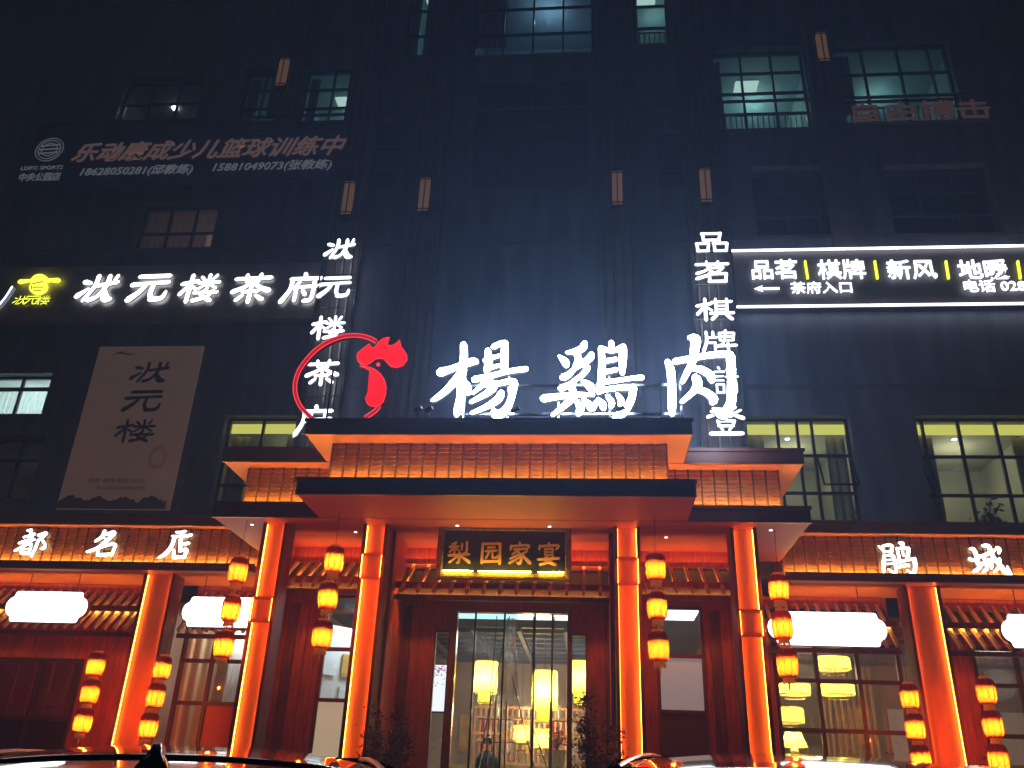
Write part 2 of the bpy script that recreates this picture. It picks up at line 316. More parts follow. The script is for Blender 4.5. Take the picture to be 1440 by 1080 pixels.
# top row
addwin(rect(668,-66,834,76), ev(4), ev(4), 'blue')
addwin(rect(573,-60,614,78), [], ev(4), 'teal')
addwin(rect(890,-60,938,62), [], ev(4), 'teal', rail=True)
# dark windows of the middle floors
addwin(rect(668,108,826,262), ev(4), ev(4), 'dark')
addwin(rect(1060,232,1200,330), ev(3), ev(3), 'dark')
addwin(rect(1250,230,1400,328), ev(3), ev(3), 'dark')
addwin(rect(520,170,560,262), [], ev(3), 'dark')
addwin(rect(925,180,960,262), [], ev(3), 'dark')
# wall with openings
def wall(x0, x1, z0, z1, y0, y1, holes, name, mt, parent):
    xs = sorted({x0, x1, *[min(max(h[0], x0), x1) for h in holes], *[min(max(h[1], x0), x1) for h in holes]})
    zs = sorted({z0, z1, *[min(max(h[2], z0), z1) for h in holes], *[min(max(h[3], z0), z1) for h in holes]})
    mb = MB()
    for i in range(len(xs)-1):
        j = 0
        while j < len(zs)-1:
            def solid(j):
                cx, cz = (xs[i]+xs[i+1])/2, (zs[j]+zs[j+1])/2
                return not any(h[0] < cx < h[1] and h[2] < cz < h[3] for h in holes)
            if not solid(j): j += 1; continue
            k = j
            while k+1 < len(zs)-1 and solid(k+1): k += 1
            mb.box(xs[i], xs[i+1], y0, y1, zs[j], zs[k+1]); j = k+1
    return mb.build(name, mt, parent)
holes = [w_[0] for w_ in WINS]
wall(-17.5, 22, 5.45, 12.4, WY, WY+.35, holes, 'wall', FAC, bld)
wall(-14.6, 22, 12.4, 34, WY, WY+.35, holes, 'wall', FAC, bld)
box('side_wall', FAC, bld, -14.6, -14.3, WY+.35, WY+14, 12.4, 34); box('side_wall', FAC, bld, -17.5, -17.2, WY+.35, WY+14, GZ, 12.4); box('roof', FAC, bld, -17.5, -14.6, WY+.35, WY+14, 12.2, 12.4); box('side_wall', FAC, bld, 21.7, 22, WY+.35, WY+14, GZ, 34)
box('roof', FAC, bld, -14.6, 22, WY+.35, WY+14, 33.7, 34)
box('back_wall', FAC, bld, -14.3, 21.7, WY+13.7, WY+14, GZ, 33.7)
# stone panel joints as shallow string courses
cs = MB()
for z in (9.25, 12.9, 16.9, 21.2, 25.4): cs.box(-14.59, 22, WY-.012, WY, z, z+.10)
cs.build('string_course', FAC2, bld)
ROOMC = {'cove': (.45,.44,.36), 'cove2': (.42,.4,.3), 'white': (.7,.75,.75), 'dim': (.2,.17,.15), 'teal': (.30,.44,.45), 'tealdim': (.26,.40,.42), 'lamp': (.2,.24,.25),
         'brown': (.4,.3,.24), 'blue': (.24,.36,.46), 'dark': (.16,.18,.24)}
ROOME = {'cove': (24, (1,.93,.62)), 'cove2': (14, (1,.93,.6)), 'white': (130, (.85,1,.97)), 'dim': (2, (1,.7,.5)), 'teal': (18, (.65,1,.95)), 'tealdim': (9, (.6,1,.95)), 'lamp': (1.2, (.9,1,1)),
         'brown': (8, (1,.75,.6)), 'blue': (11, (.6,.85,1)), 'dark': (0, (1,1,1))}
COVE = emit('yellow_cove_light', (.93,.85,.17), 1.)
DOT = emit('ceiling_downlight', (.9,1,1), 6)
CURT = mat('beige_curtain', (.5,.42,.28), .8, noise=.1)
RAIL = mat('white_railing', (.6,.66,.66), .5)
LEAF = mat('house_plant_leaf', (.05,.09,.035), .5)
def curtain(name, mt, parent, x0, x1, y, z0, z1, n=40, amp=.04, per=.16):
    mb = MB(); vs = []
    n = max(8, int((x1-x0)/.03))
    for i in range(n+1):
        x = x0+(x1-x0)*i/n; yy = y+amp*math.sin(2*math.pi*x/per+.8*math.sin(x*3)); vs += [(x, yy, z0), (x, yy+.01, z1)]
    mb.add(vs, [(2*i, 2*i+2, 2*i+3, 2*i+1) for i in range(n)]); return mb.build(name, mt, parent, smooth=True)
for r, cols, rows, style, kw in WINS:
    x0, x1, z0, z1 = r
    win = bpy.data.objects.new('window', None); COL.objects.link(win); win.location = ((x0+x1)/2, WY, z0); link(win, bld)
    fr = MB(); t = .05; yf0, yf1 = WY+.2, WY+.27
    fr.box(x0, x0+t, yf0, yf1, z0, z1).box(x1-t, x1, yf0, yf1, z0, z1).box(x0+t, x1-t, yf0, yf1, z0, z0+t).box(x0+t, x1-t, yf0, yf1, z1-t, z1)
    cx = [x0+(x1-x0)*c for c in cols]; rz = [z1-(z1-z0)*c for c in rows]
    for c in cx: fr.box(c-t/2, c+t/2, yf0, yf1, z0+t, z1-t)
    xs = [x0]+cx+[x1]; zs = [z1]+rz+[z0]
    for i in range(len(xs)-1):
        a = xs[i]+(t if i == 0 else t/2); b = xs[i+1]-(t if i == len(xs)-2 else t/2)
        for q in rz: fr.box(a, b, yf0+.002, yf1-.002, q-t/2, q+t/2)
    fr.build('frame', FRAME if style != 'dark' else mat('dark_grey_frame', (.09,.10,.13), .5), win)
    for i in range(len(xs)-1):
        for j in range(len(zs)-1):
            tilt = (style == 'cove' and j == 1 and ((i == 3 and len(cols) == 3 and cols[0] > .2) or (i == 0 and cols[0] < .2)))
            a, b, c, d = xs[i]+t*.6, xs[i+1]-t*.6, zs[j+1]+t*.6, zs[j]-t*.6
            gl = MB()
            if not tilt: gl.box(a, b, WY+.23, WY+.236, c, d); gl.build('pane', DGLASS if style == 'dark' else GLASS, win)
            else:        # a top-hung casement pushed open
                dy = -.26; c2 = c+.05
                gl.add([(a, WY+.2+dy, c2), (b, WY+.2+dy, c2), (b, WY+.2, d), (a, WY+.2, d), (a, WY+.206+dy, c2), (b, WY+.206+dy, c2), (b, WY+.206, d), (a, WY+.206, d)], [(0,1,2,3),(7,6,5,4),(0,4,5,1),(1,5,6,2),(2,6,7,3),(3,7,4,0)])
                gl.build('pane', GLASS, win)
                MB().bar((a, WY+.19+dy, c2), (b, WY+.19+dy, c2), .03).bar((a, WY+.19+dy, c2), (a, WY+.19, d), .03).bar((b, WY+.19+dy, c2), (b, WY+.19, d), .03).build('casement_frame', FRAME, win)
    if kw.get('rail'):
        rm = MB(); rm.box(x0+.02, x1-.02, WY+.36, WY+.39, z0+.78, z0+.82)
        n = int((x1-x0)/.13)
        for k in range(n+1): rm.box(x0+.02+k*.13, x0+.045+k*.13, WY+.365, WY+.385, z0, z0+.78)
        rm.build('railing', RAIL, win)
    # the room behind: floor, ceiling, back and side walls
    D = 3.2 if style != 'dark' else .22; ri = MB(); y0 = WY+.352; y1 = y0+D; zc = z1+.12; zf = z0-.55; q = .05
    xa, xb = x0-.25, x1+.25
    ri.box(xa, xb, y1, y1+q, zf, zc).box(xa-q, xa, y0, y1, zf, zc).box(xb, xb+q, y0, y1, zf, zc).box(xa-q, xb+q, y0, y1+q, zc, zc+q).box(xa-q, xb+q, y0, y1+q, zf-q, zf)
    ri.build('room', mat('room_'+style, ROOMC[style], .7, noise=.25, scale=.9), win)
    e, colr = ROOME[style]
    if e: lamp('room_light', 'POINT', ((x0+x1)/2+.3, y0+1.7, zc-.5), e*(x1-x0)/2.2, colr, win, .05)
    if style.startswith('cove'):
        box('cove_strip', COVE, win, x0+.02, x1-.02, WY+.36, WY+.40, z1-.26, z1-.05)
        curtain('curtain', CURT, win, x0, x0+.45, WY+.5, z0-.2, z1-.28); curtain('curtain', CURT, win, x1-.4, x1, WY+.5, z0-.2, z1-.28)
        MB().lathe([(.05,-.012),(.05,0)], 12, ((x0+x1)/2+.15, y0+1.2, zc-.002)).build('downlight', DOT, win)
        box('table', mat('table_wood', (.12,.06,.03), .4), win, x0+.6, x1-.4, y0+.9, y0+1.7, z0-.1, z0-.04)
    if style.startswith('teal') or style == 'blue':
        cw_ = (x1-x0)*random.uniform(.12,.35); curtain('curtain', mat('office_curtain', (.4,.42,.4), .8), win, x0, x0+cw_, WY+.45, z0+random.uniform(0,.8), z1, amp=.03)
        box('cabinet', mat('cabinet_grey', (.16,.2,.2), .6), win, x1-(x1-x0)*random.uniform(.3,.5), x1-.1, y0+2.2, y0+2.6, z0-.5, z0+random.uniform(1.0,2.2))
    if style == 'teal':
        box('ceiling_lamp', emit('office_ceiling_lamp', (.7,1,.92), .9), win, (x0+x1)/2-.3, (x0+x1)/2+.3, y0+.9, y0+1.3, zc-.04, zc-.002)
    if style == 'lamp': MB().lathe([(.08,-.02),(.08,0)], 12, (x0+.75, y0+.9, zc-.02)).build('ceiling_lamp', emit('bright_lamp', (1,1,1), 20), win)
    if style == 'white': curtain('blind', cloth_light('white_blind', (.85,.92,.9), .05), win, x0, x1, WY+.5, z0, z1-.1, amp=.03, per=.12)
    if style == 'brown':
        curtain('curtain', cloth_light('brown_curtain', (.6,.48,.4), .04), win, x0, x0+.8*(x1-x0), WY+.45, z0, z1, amp=.02)
# sills
for r, cols, rows, style, kw in WINS:
    if style != 'dark': box('window_sill', FAC2, bld, r[0]-.03, r[1]+.03, WY-.03, WY+.0, r[2]-.07, r[2]-.01)

# potted plants seen through the second-floor glass
def leafy(name, label, cat, x, y, z, h, rad, n, mt, seed, group=None, leafsz=.05, trunk=None, pot=True, potm=None, spread=1.):
    rd = random.Random(seed); t = thing(name, label, cat, (x, y, z), group)
    if pot: MB().lathe([(.10,0),(.14,.02),(.17,.28),(.18,.3),(.16,.3),(.15,.27)], 14, (x, y, z)).build('pot', potm or mat('plant_pot', (.25,.2,.16), .5), t, smooth=False)
    b = MB(); tips = []; z0 = z+(.28 if pot else 0)
    for k in range(9):
        a = rd.uniform(0, 6.28); r2 = rad*rd.uniform(.4, 1)*spread; hh = h*rd.uniform(.5, 1)
        p0 = Vector((x, y, z0)); p1 = Vector((x+math.cos(a)*r2*.3, y+math.sin(a)*r2*.3, z0+hh*.5)); p2 = Vector((x+math.cos(a)*r2, y+math.sin(a)*r2, z0+hh))
        b.tube([p0, p1, p2], [.014,.01,.004], 5); tips += [(p1, p2)]
        for q in range(4):
            s_ = p1.lerp(p2, rd.uniform(0,.9)); e_ = s_+Vector((rd.uniform(-1,1), rd.uniform(-1,1), rd.uniform(0,1.2)))*rad*.5; b.tube([s_, e_], [.006,.002], 4); tips.append((s_, e_))
    b.build('branches', trunk or mat('twig', (.1,.06,.04), .7), t)
    l = MB()
    for k in range(n):
        s_, e_ = rd.choice(tips); c = s_.lerp(e_, rd.uniform(.15,1.1))+Vector((rd.gauss(0,.05), rd.gauss(0,.05), rd.gauss(0,.05)))
        d = Vector((rd.uniform(-1,1), rd.uniform(-1,1), rd.uniform(-.5,1))).normalized(); u = d.cross(Vector((rd.uniform(-1,1),rd.uniform(-1,1),rd.uniform(-1,1)))).normalized()
        sz = leafsz*rd.uniform(.6,1.3)
        l.add([c, c+d*sz*.5+u*sz*.25, c+d*sz, c+d*sz*.5-u*sz*.25], [(0,1,2,3)])
    l.build('foliage', mt, t, kind='stuff'); return t
rA, rB = WINS[0][0], WINS[1][0]
leafy('potted_plant', 'small potted plant behind the glass of the narrower lit second-floor window on the right', 'plant', rA[0]+2.05, WY+1.0, rA[2]-.45, .75, .28, 130, LEAF, 3, leafsz=.12)
leafy('potted_plant', 'potted plant behind the lowest panes of the widest lit second-floor window', 'plant', rB[0]+1.35, WY+1.0, rB[2]-.45, .85, .3, 130, LEAF, 4, leafsz=.14)

# pilasters with metal fins
for px, py in ((490,275),(597,275),(868,265),(992,260)):
    x = P(px, py, 16.0).x
    pl = box('pilaster', FAC2, bld, x-.42, x+.42, 16.05, WY-.002, 6.8, 33.5)
    f = MB()
    for k in (-.3,-.1,.1,.3): f.box(x+k-.018, x+k+.018, 15.97, 16.047, 6.8, 33.4)
    f.build('fins', FIN, pl)
for px, py in ((398,105),(1156,68)):
    x = P(px, py, 16.0).x
    pl = box('pilaster', FAC2, bld, x-.34, x+.34, 16.2, WY-.002, 12.0 if px > 700 else 17.0, 33.5)
    f = MB()
    for k in (-.3,-.1,.1,.3): f.box(x+k-.012, x+k+.012, 16.17, 16.198, 17.0, 33.4)
    f.build('fins', FIN, pl)
# wall sconces on the pilasters
SCP = mat('sconce_panel', (.55,.36,.24), .6, emis=(1,.5,.25), es=.09)  # faint emission stands in for sign light on the unlit panels
def sconce(px, py, lab):
    c = P(px, py, 15.9); t = thing('wall_sconce', lab, 'wall light', (c.x, 15.95, c.z), 'wall sconces on the pilasters')
    box('back_plate', BLACKM, t, c.x-.13, c.x+.13, 15.93, 15.968, c.z-.52, c.z+.52)
    for s in (-1, 1): box('light_panel', SCP, t, c.x+s*.065-.05, c.x+s*.065+.05, 15.83, 15.92, c.z-.46, c.z+.46)
    for z in (-.5,-.42,.42,.5): MB().box(c.x-.14, c.x+.14, 15.82, 15.925, c.z+z-.014, c.z+z+.014).build('crossbar', BLACKM, t)
    box('spine', mat('sconce_red', (.25,.04,.04), .4), t, c.x-.012, c.x+.012, 15.815, 15.93, c.z-.47, c.z+.47)
sconce(490,280,'twin-panel wall sconce just above the topmost character of the left vertical sign')
sconce(597,275,'twin-panel wall sconce above the rooster logo, left of the dark middle bay')
sconce(868,266,'twin-panel wall sconce on the pilaster right of the dark middle bay')
sconce(992,262,'twin-panel wall sconce just above the topmost character of the right vertical sign')
sconce(398,103,'small high wall sconce between two dim windows at the upper left')
sconce(1156,68,'small high wall sconce between the two teal windows at the upper right')

# ================================================================ tiled fascia
def tiles(x0, x1, z0, z1, y, parent, name='tile_face', rows=None):
    """mock roof tiling: raised columns of overlapping curved courses"""
    mb = MB(); cw = .205; n = max(1, round((x1-x0)/cw)); cw = (x1-x0)/n; rows = rows or round((z1-z0)/.072); rh = (z1-z0)/rows
    K = 6
    tl = .036; arc_ = .022
    for c in range(n):
        for r_ in range(rows):
            za = z0+r_*rh; jit = random.uniform(-.003,.003); vs = []
            for k in range(K+1):
                u = k/K; xx = x0+(c+u)*cw; bow = math.sin(math.pi*u)**.6*.018+jit
                zt = za+rh*1.04; arc = math.sin(math.pi*u)*.012
                vs += [(xx, y-tl-bow, za-math.sin(math.pi*u)*arc_), (xx, y-bow+.004, zt-math.sin(math.pi*u)*arc_)]
            o = len(vs)
            mb.add(vs, [(2*k, 2*k+2, 2*k+3, 2*k+1) for k in range(K)])
            vb = []
            for k in range(K+1):
                u = k/K; xx = x0+(c+u)*cw; bow = math.sin(math.pi*u)**.6*.018+jit; vb += [(xx, y-tl-bow, za-math.sin(math.pi*u)*arc_), (xx, y+.02, za+.001)]
            mb.add(vb, [(2*k, 2*k+1, 2*k+3, 2*k+2) for k in range(K)])
    jb = MB()
    for c in range(n+1): jb.box(x0+c*cw-.012, x0+c*cw+.012, y-.040, y+.03, z0+.001, z1-.001)
    o = mb.build(name, TILE, parent, kind='stuff'); jb.build('joint_strips', JOINT, o); return o

# ================================================================ entrance portal
CX = -1.43
por = thing('entrance_portal', 'stepped two-tier entrance portal with tiled bands and glowing orange columns', 'entrance', (CX, 13.5, GZ+.14))
U0, U1, L0, L1 = 6.48, 6.73, 5.52, 5.77
tiers = [(-4.37, 1.52, 12.0, 12.4), (-6.15, 3.39, 13.2, 13.54)]
def slab(parent, x0, x1, y0, y1, z0, z1, under):
    s = MB().box(x0, x1, y0, y1, z0+.012, z1).build('slab', SLAB, parent, bevel=.012)
    box('drip_edge', SLAB, s, x0-.02, x1+.02, y0-.02, y0, z1-.045, z1+.012)
    box('soffit', under, s, x0+.02, x1-.02, y0+.03, y1, z0, z0+.01)
    box('lower_trim', mat('copper_trim', (.35,.12,.06), .35, .5), s, x0, x1, y0-.004, y0+.03, z0-.004, z0+.012)
    return s
# front tier
slab(por, tiers[0][0], tiers[0][1], 12.0, 13.2, U0, U1, SOFF)
slab(por, tiers[1][0], tiers[1][1], 13.205, 16.28, U0-.003, U1-.003, SOFF)
slab(por, tiers[0][0], tiers[0][1], 12.0, 13.2, L0, L1, SOFR)
slab(por, tiers[1][0], tiers[1][1], 13.205, 15.6, L0-.003, L1-.003, SOFR)
for (x0, x1, y0, yt) in tiers:
    bx = .36
    wl = box('tier_core', WOOD, por, x0+bx, x1-bx, yt+.03, min(yt+.78, 13.2) if y0 < 13 else 16.28, L1+.001, U0-.004)
    tiles(x0+bx, x1-bx, L1, U0-.004, yt, por)
    box('led_strip', LED, por, x0+.15, x1-.15, y0+.14, y0+.155, L1+.004, L1+.016)
# side returns of tile
# recessed ceiling glow and downlights
def downlight(x, y, z):
    return MB().lathe([(.028,-.006),(.028,0)], 14, (x, y, z-.002)).build('downlight', emit('white_downlight', (1,.85,.8), 3.5), por)
for px, py in ((398/1, 0),): pass
for x, y in ((-5.62,13.62),(-3.95,14.0),(-2.15,13.55),(-.65,13.55),(1.25,14.1),(2.85,13.62)): downlight(x, y, L0-.004)

def column(parent, x, y, z0, z1, w_, collar, led=LEDC, name='column', face=COLF, strong=0):
    """lit recessed panel between dark flanks, with a stepped collar and a plinth"""
    fl = .055; c = MB().box(x-w_/2-fl, x-w_/2, y, y+.42, z0, z1).box(x+w_/2, x+w_/2+fl, y, y+.42, z0, z1).box(x-w_/2, x+w_/2, y+.12, y+.42, z0, z1).build(name, WOODD, parent, bevel=.006)
    box('face_panel', face, c, x-w_/2+.002, x+w_/2-.002, y+.085, y+.117, z0, z1)
    for s in (-1, 1): box('led_strip', led if s == strong or not strong else LEDW, c, x+s*(w_/2-.004)-.002, x+s*(w_/2-.004)+.002, y+.04, y+.06, z0+.02, z1-.02)
    if collar:
        a, b = collar
        box('collar', face, c, x-w_/2-fl-.012, x+w_/2+fl+.012, y-.045, y-.003, a, b, bevel=.01)
        box('collar_band', face, c, x-w_/2-fl-.03, x+w_/2+fl+.03, y-.06, y-.0035, b-.035, b-.002); box('collar_band', face, c, x-w_/2-fl-.03, x+w_/2+fl+.03, y-.061, y-.0036, a+.002, a+.035)
    box('plinth', WOOD, c, x-w_/2-fl-.05, x+w_/2+fl+.05, y-.05, y+.45, z0-.001, z0+.3, bevel=.02)
    return c
BZ = GZ+.14
for x, col in ((-5.17,(3.92,4.27)),(-3.48,(4.63,4.99)),(.585,(4.6,4.98)),(2.40,(3.86,4.21))):
    column(por, x, 13.5, BZ, L0-.006, .30, None, face=COLF, strong=-1 if x < CX else 1)
    # the collar reads as a lit block standing a little proud of the panel
    box('collar', COLF, por, x-.15, x+.15, 13.475, 13.583, col[0], col[1], bevel=.012)
    for s in (-1, 1): box('led_strip', LEDC if s == (-1 if x < CX else 1) else LEDW, por, x+s*.156-.003, x+s*.156+.003, 13.44, 13.452, col[0], col[1])
    for zz in col: box('collar_band', COLF, por, x-.165, x+.165, 13.45, 13.474, zz-.03, zz+.03)
# side flanks behind columns (deep wooden cheeks)
for x in (-3.62, -3.26, .34, .72):
    box('cheek_panel', WOOD, por, x-.03, x+.03, 13.93, 14.96, BZ, L0-.006)
for x in (-5.35, 2.58): box('cheek_panel', WOOD, por, x-.04, x+.04, 13.93, 16.55, BZ, L0-.006)
# steps and interior floor
for k, (a, b) in enumerate(((14.0, .11),(14.35, .18))): box('step', pave, por, -5.1, 2.35, a, 15.0, BZ+k*.09, BZ+(k+1)*.09)
# entrance wall at Y = 15
EY = 15.0; INZ = 4.47
# glass opening
gx0, gx1 = -2.26, -.39
ax0, ax1 = -3.62, .72
wn = rect(437, 838, 505, 1080, EY); wnr = rect(922, 852, 997, 1080, EY)
def ez(y, x): return P(x, y, EY).z
lw = (P(452,900,EY).x, P(509,900,EY).x, 1.2, ez(836,480)); rw = (P(922,900,EY).x, P(991,900,EY).x, 1.2, ez(851,960))
sidel = (P(604,960,EY).x+.02, P(627,960,EY).x+.02, 1.3, ez(886,616)); sider = (P(802,960,EY).x, P(826,960,EY).x, 1.3, ez(891,815))
wall(-5.31, 2.54, BZ, L0-.006, EY, EY+.16, [(gx0-.08, gx1+.08, FZ, INZ), lw, rw, sidel, sider], 'entrance_wall', WOOD, por)
# vertical boards on the bay walls
for a, b in ((-5.25, lw[0]-.08), (rw[1]+.08, 2.5), (-3.2, sidel[0]-.25), (sider[1]+.3, .3)):
    n = max(2, int((b-a)/.16))
    for k in range(n):
        x = a+(b-a)*(k+.5)/n; wd = (b-a)/n*.46
        box('board', WOOD if k % 3 else WOODD, por, x-wd, x+wd, EY-.03-.006*(k % 2), EY-.001, BZ+.2, 4.5)
# interior (entrance hall)
hall = thing('entrance_hall', 'restaurant hall behind the glass entrance, grey ceiling and wooden screens', 'hall', (CX, 18, FZ))
HP = mat('hall_wall', (.42,.33,.26), .7, noise=.2, scale=1.4)
HC = mat('hall_ceiling', (.17,.17,.19), .5, noise=.2)
box('floor', mat('hall_floor', (.2,.15,.12), .25), hall, -5.3, 2.5, 15.17, 21.9, FZ-.1, FZ)
box('ceiling', HC, hall, -5.3, 2.5, 15.17, 21.9, 4.75, 4.85)
box('back_wall', HP, hall, -5.3, 2.5, 21.9, 22.0, FZ, 4.85)
for x in (-5.3, 2.45): box('side_wall', HP, hall, x, x+.05, 15.17, 21.9, FZ, 4.85)
WP = mat('white_partition', (.7,.7,.68), .6)
box('partition', WP, hall, -3.55, -3.5, 15.17, 17.6, FZ, 4.74); box('partition', WP, hall, .62, .67, 15.17, 17.6, FZ, 4.74)
HL = emit('hall_ceiling_strip', (.55,1,.98), 1.7)
box('ceiling_light_strip', HL, hall, -2.5, -1.3, 15.35, 16.1, 4.5, 4.54); box('ceiling_light_strip', emit('warm_white_strip', (1,.97,.9), 2.2), hall, -1.3, .1, 15.35, 16.1, 4.5, 4.54)
for k in range(9): box('ceiling_beam', mat('hall_beam', (.09,.08,.08), .5), hall, -3.5, .6, 16.9+k*.6, 17.0+k*.6, 4.5, 4.74)
for x in (-3.3,-2.3,-1.4,-.5,.4): box('ceiling_beam', MATS['hall_beam'], hall, x, x+.08, 16.85, 21.8, 4.42, 4.5)
lamp('hall_light', 'AREA', (-1.3, 17.6, 4.3), 175, (1,.85,.65), hall, 2.5)
lamp('hall_light', 'POINT', (-1.2, 20.0, 3.2), 170, (1,.62,.3), hall, .3)
LAT = mat('lattice_wood', (.45,.24,.1), .5)
lt = MB()
for k in range(22): lt.box(-2.6+k*.12, -2.565+k*.12, 20.6, 20.64, 1.6, 3.35)
for z in (1.6, 2.2, 2.8, 3.35): lt.box(-2.7, .1, 20.59, 20.65, z, z+.06)
lt.build('lattice_screen', LAT, hall)
for k in range(3): box('shelf', LAT, hall, -2.4, -.2, 19.4, 19.8, 2.15+k*.45, 2.2+k*.45)
SK = (0,0,0)
# left bay room: white wall with framed gold notices
LB = thing('notice_wall', 'white wall with framed gold notices inside the left entrance bay', 'wall', (-4.4, 17.2, FZ))
MB().add([(-4.95,15.6,FZ),(-3.6,17.3,FZ),(-3.6,17.3,4.3),(-4.95,15.6,4.3),(-4.99,15.63,FZ),(-3.64,17.35,FZ),(-3.64,17.35,4.3),(-4.99,15.63,4.3)],[(0,1,2,3),(7,6,5,4),(0,4,5,1),(1,5,6,2),(2,6,7,3),(3,7,4,0)]).build('wall_panel', WP, LB)
GOLDP = mat('gold_plaque', (.6,.36,.09), .35, .4, noise=.25, scale=8); PAPER = mat('white_notice', (.75,.78,.82), .6, noise=.1, scale=12)
dirv = Vector((1.35, 1.7, 0)).normalized(); nrm = Vector((dirv.y, -dirv.x, 0))
for row, (z, m_) in enumerate(((3.62, GOLDP),(3.05, PAPER),(2.48, GOLDP))):
    for k in range(4):
        c = Vector((-4.95,15.6,0))+dirv*(.35+k*.5)+nrm*.02; a = c-dirv*.19; b = c+dirv*.19
        fr = MB().add([(a.x,a.y,z-.2),(b.x,b.y,z-.2),(b.x,b.y,z+.2),(a.x,a.y,z+.2)]+[(p.x+nrm.x*.03,p.y+nrm.y*.03,zz) for p, zz in ((a,z-.2),(b,z-.2),(b,z+.2),(a,z+.2))],[(0,1,2,3),(7,6,5,4),(0,4,5,1),(1,5,6,2),(2,6,7,3),(3,7,4,0)])
        fr.build('notice_frame', m_ if (k+row) % 4 else PAPER, LB)
lamp('bay_light', 'AREA', (-4.0, 15.9, 4.6), 42, (.85,.97,1), LB, .9)
# right bay room
RB = thing('bright_ceiling_light', 'bright white ceiling light panel inside the right entrance bay window', 'light', (1.4, 16, 4.6))
box('light_panel', emit('bay_light_panel', (.95,1,1), 3.), RB, .95, 1.9, 15.6, 16.5, 4.62, 4.66)
box('frame', FRAME, RB, .92, 1.93, 15.57, 16.53, 4.661, 4.70)
lamp('bay_light', 'POINT', (1.5, 16.6, 3.4), 14, (.9,.95,1), RB, .2)

def framed(parent, r, y, cols, rows, mt=WOODD, t=.06, gl=GLASS, name='window', fills=None, d=.08):
    x0, x1, z0, z1 = r; wo = bpy.data.objects.new(name, None); COL.objects.link(wo); wo.location = ((x0+x1)/2, y, z0); link(wo, parent)
    f = MB(); f.box(x0, x0+t, y, y+d, z0, z1).box(x1-t, x1, y, y+d, z0, z1).box(x0+t, x1-t, y, y+d, z0, z0+t).box(x0+t, x1-t, y, y+d, z1-t, z1)
    cx = [x0+(x1-x0)*c for c in cols]; rz = rows
    for c in cx: f.box(c-t/2, c+t/2, y, y+d, z0+t, z1-t)
    xs = [x0]+cx+[x1]; zs = [z1]+rz+[z0]
    for i in range(len(xs)-1):
        a = xs[i]+(t if i == 0 else t/2); b = xs[i+1]-(t if i == len(xs)-2 else t/2)
        for q in rz: f.box(a, b, y+.002, y+d-.002, q-t/2, q+t/2)
    f.build('frame', mt, wo)
    for i in range(len(xs)-1):
        for j in range(len(zs)-1):
            g = (fills or {}).get((i, j), gl)
            box('pane', g, wo, xs[i]+t*.5, xs[i+1]-t*.5, y+d*.5, y+d*.5+.006, zs[j+1]+t*.5, zs[j]-t*.5)
    return wo
FROST = mat('frosted_panel', (.62,.56,.40), .55, emis=(1,.85,.55), es=.36); BLIND = mat('grey_roller_blind', (.5,.56,.58), .6, emis=(.75,.9,1), es=.17); BRN = mat('brown_panel', (.16,.08,.07), .3)  # frosted panel and blind glow faintly in place of light falling on them
framed(por, lw, EY+.04, [], [ez(912,470), ez(984,463)], fills={(0,2): FROST})
framed(por, rw, EY+.04, [], [ez(922,960), ez(1001,962)], fills={(0,1): BLIND, (0,2): BRN})
framed(por, sidel, EY+.04, [], [], t=.03); framed(por, sider, EY+.04, [], [], t=.03)
# double glass doors
door = bpy.data.objects.new('glass_door', None); COL.objects.link(door); door.location = ((gx0+gx1)/2, EY+.04, FZ); link(door, por)
BRZ = mat('bronze_frame', (.3,.13,.08), .3, .6)
df = MB(); df.box(gx0-.08, gx0-.005, EY-.03, EY+.12, FZ, INZ).box(gx1+.005, gx1+.08, EY-.03, EY+.12, FZ, INZ).box(gx0-.005, gx1+.005, EY-.03, EY+.12, INZ-.06, INZ); df.build('frame', BRZ, door)
xs = [gx0, gx0+.30, gx0+.80, gx0+1.32, gx0+1.62, gx1]
st = MB()
for x in xs[1:-1]: st.box(x-.016, x+.016, EY+.02, EY+.06, FZ, INZ-.06)
st.build('stile', FRAME, door)
for i in range(5): box('pane', GLASS, door, xs[i]+.016, xs[i+1]-.016, EY+.035, EY+.041, FZ+.02, INZ-.061)
for x in (gx0+.80-.09, gx0+.80+.09, gx1-.26): MB().tube([(x, EY-.06, 1.9), (x, EY-.06, 3.0)], .014, 8).bar((x, EY-.06, 2.0), (x, EY+.03, 2.0), .02).bar((x, EY-.06, 2.9), (x, EY+.03, 2.9), .02).build('handle', STEEL, door)
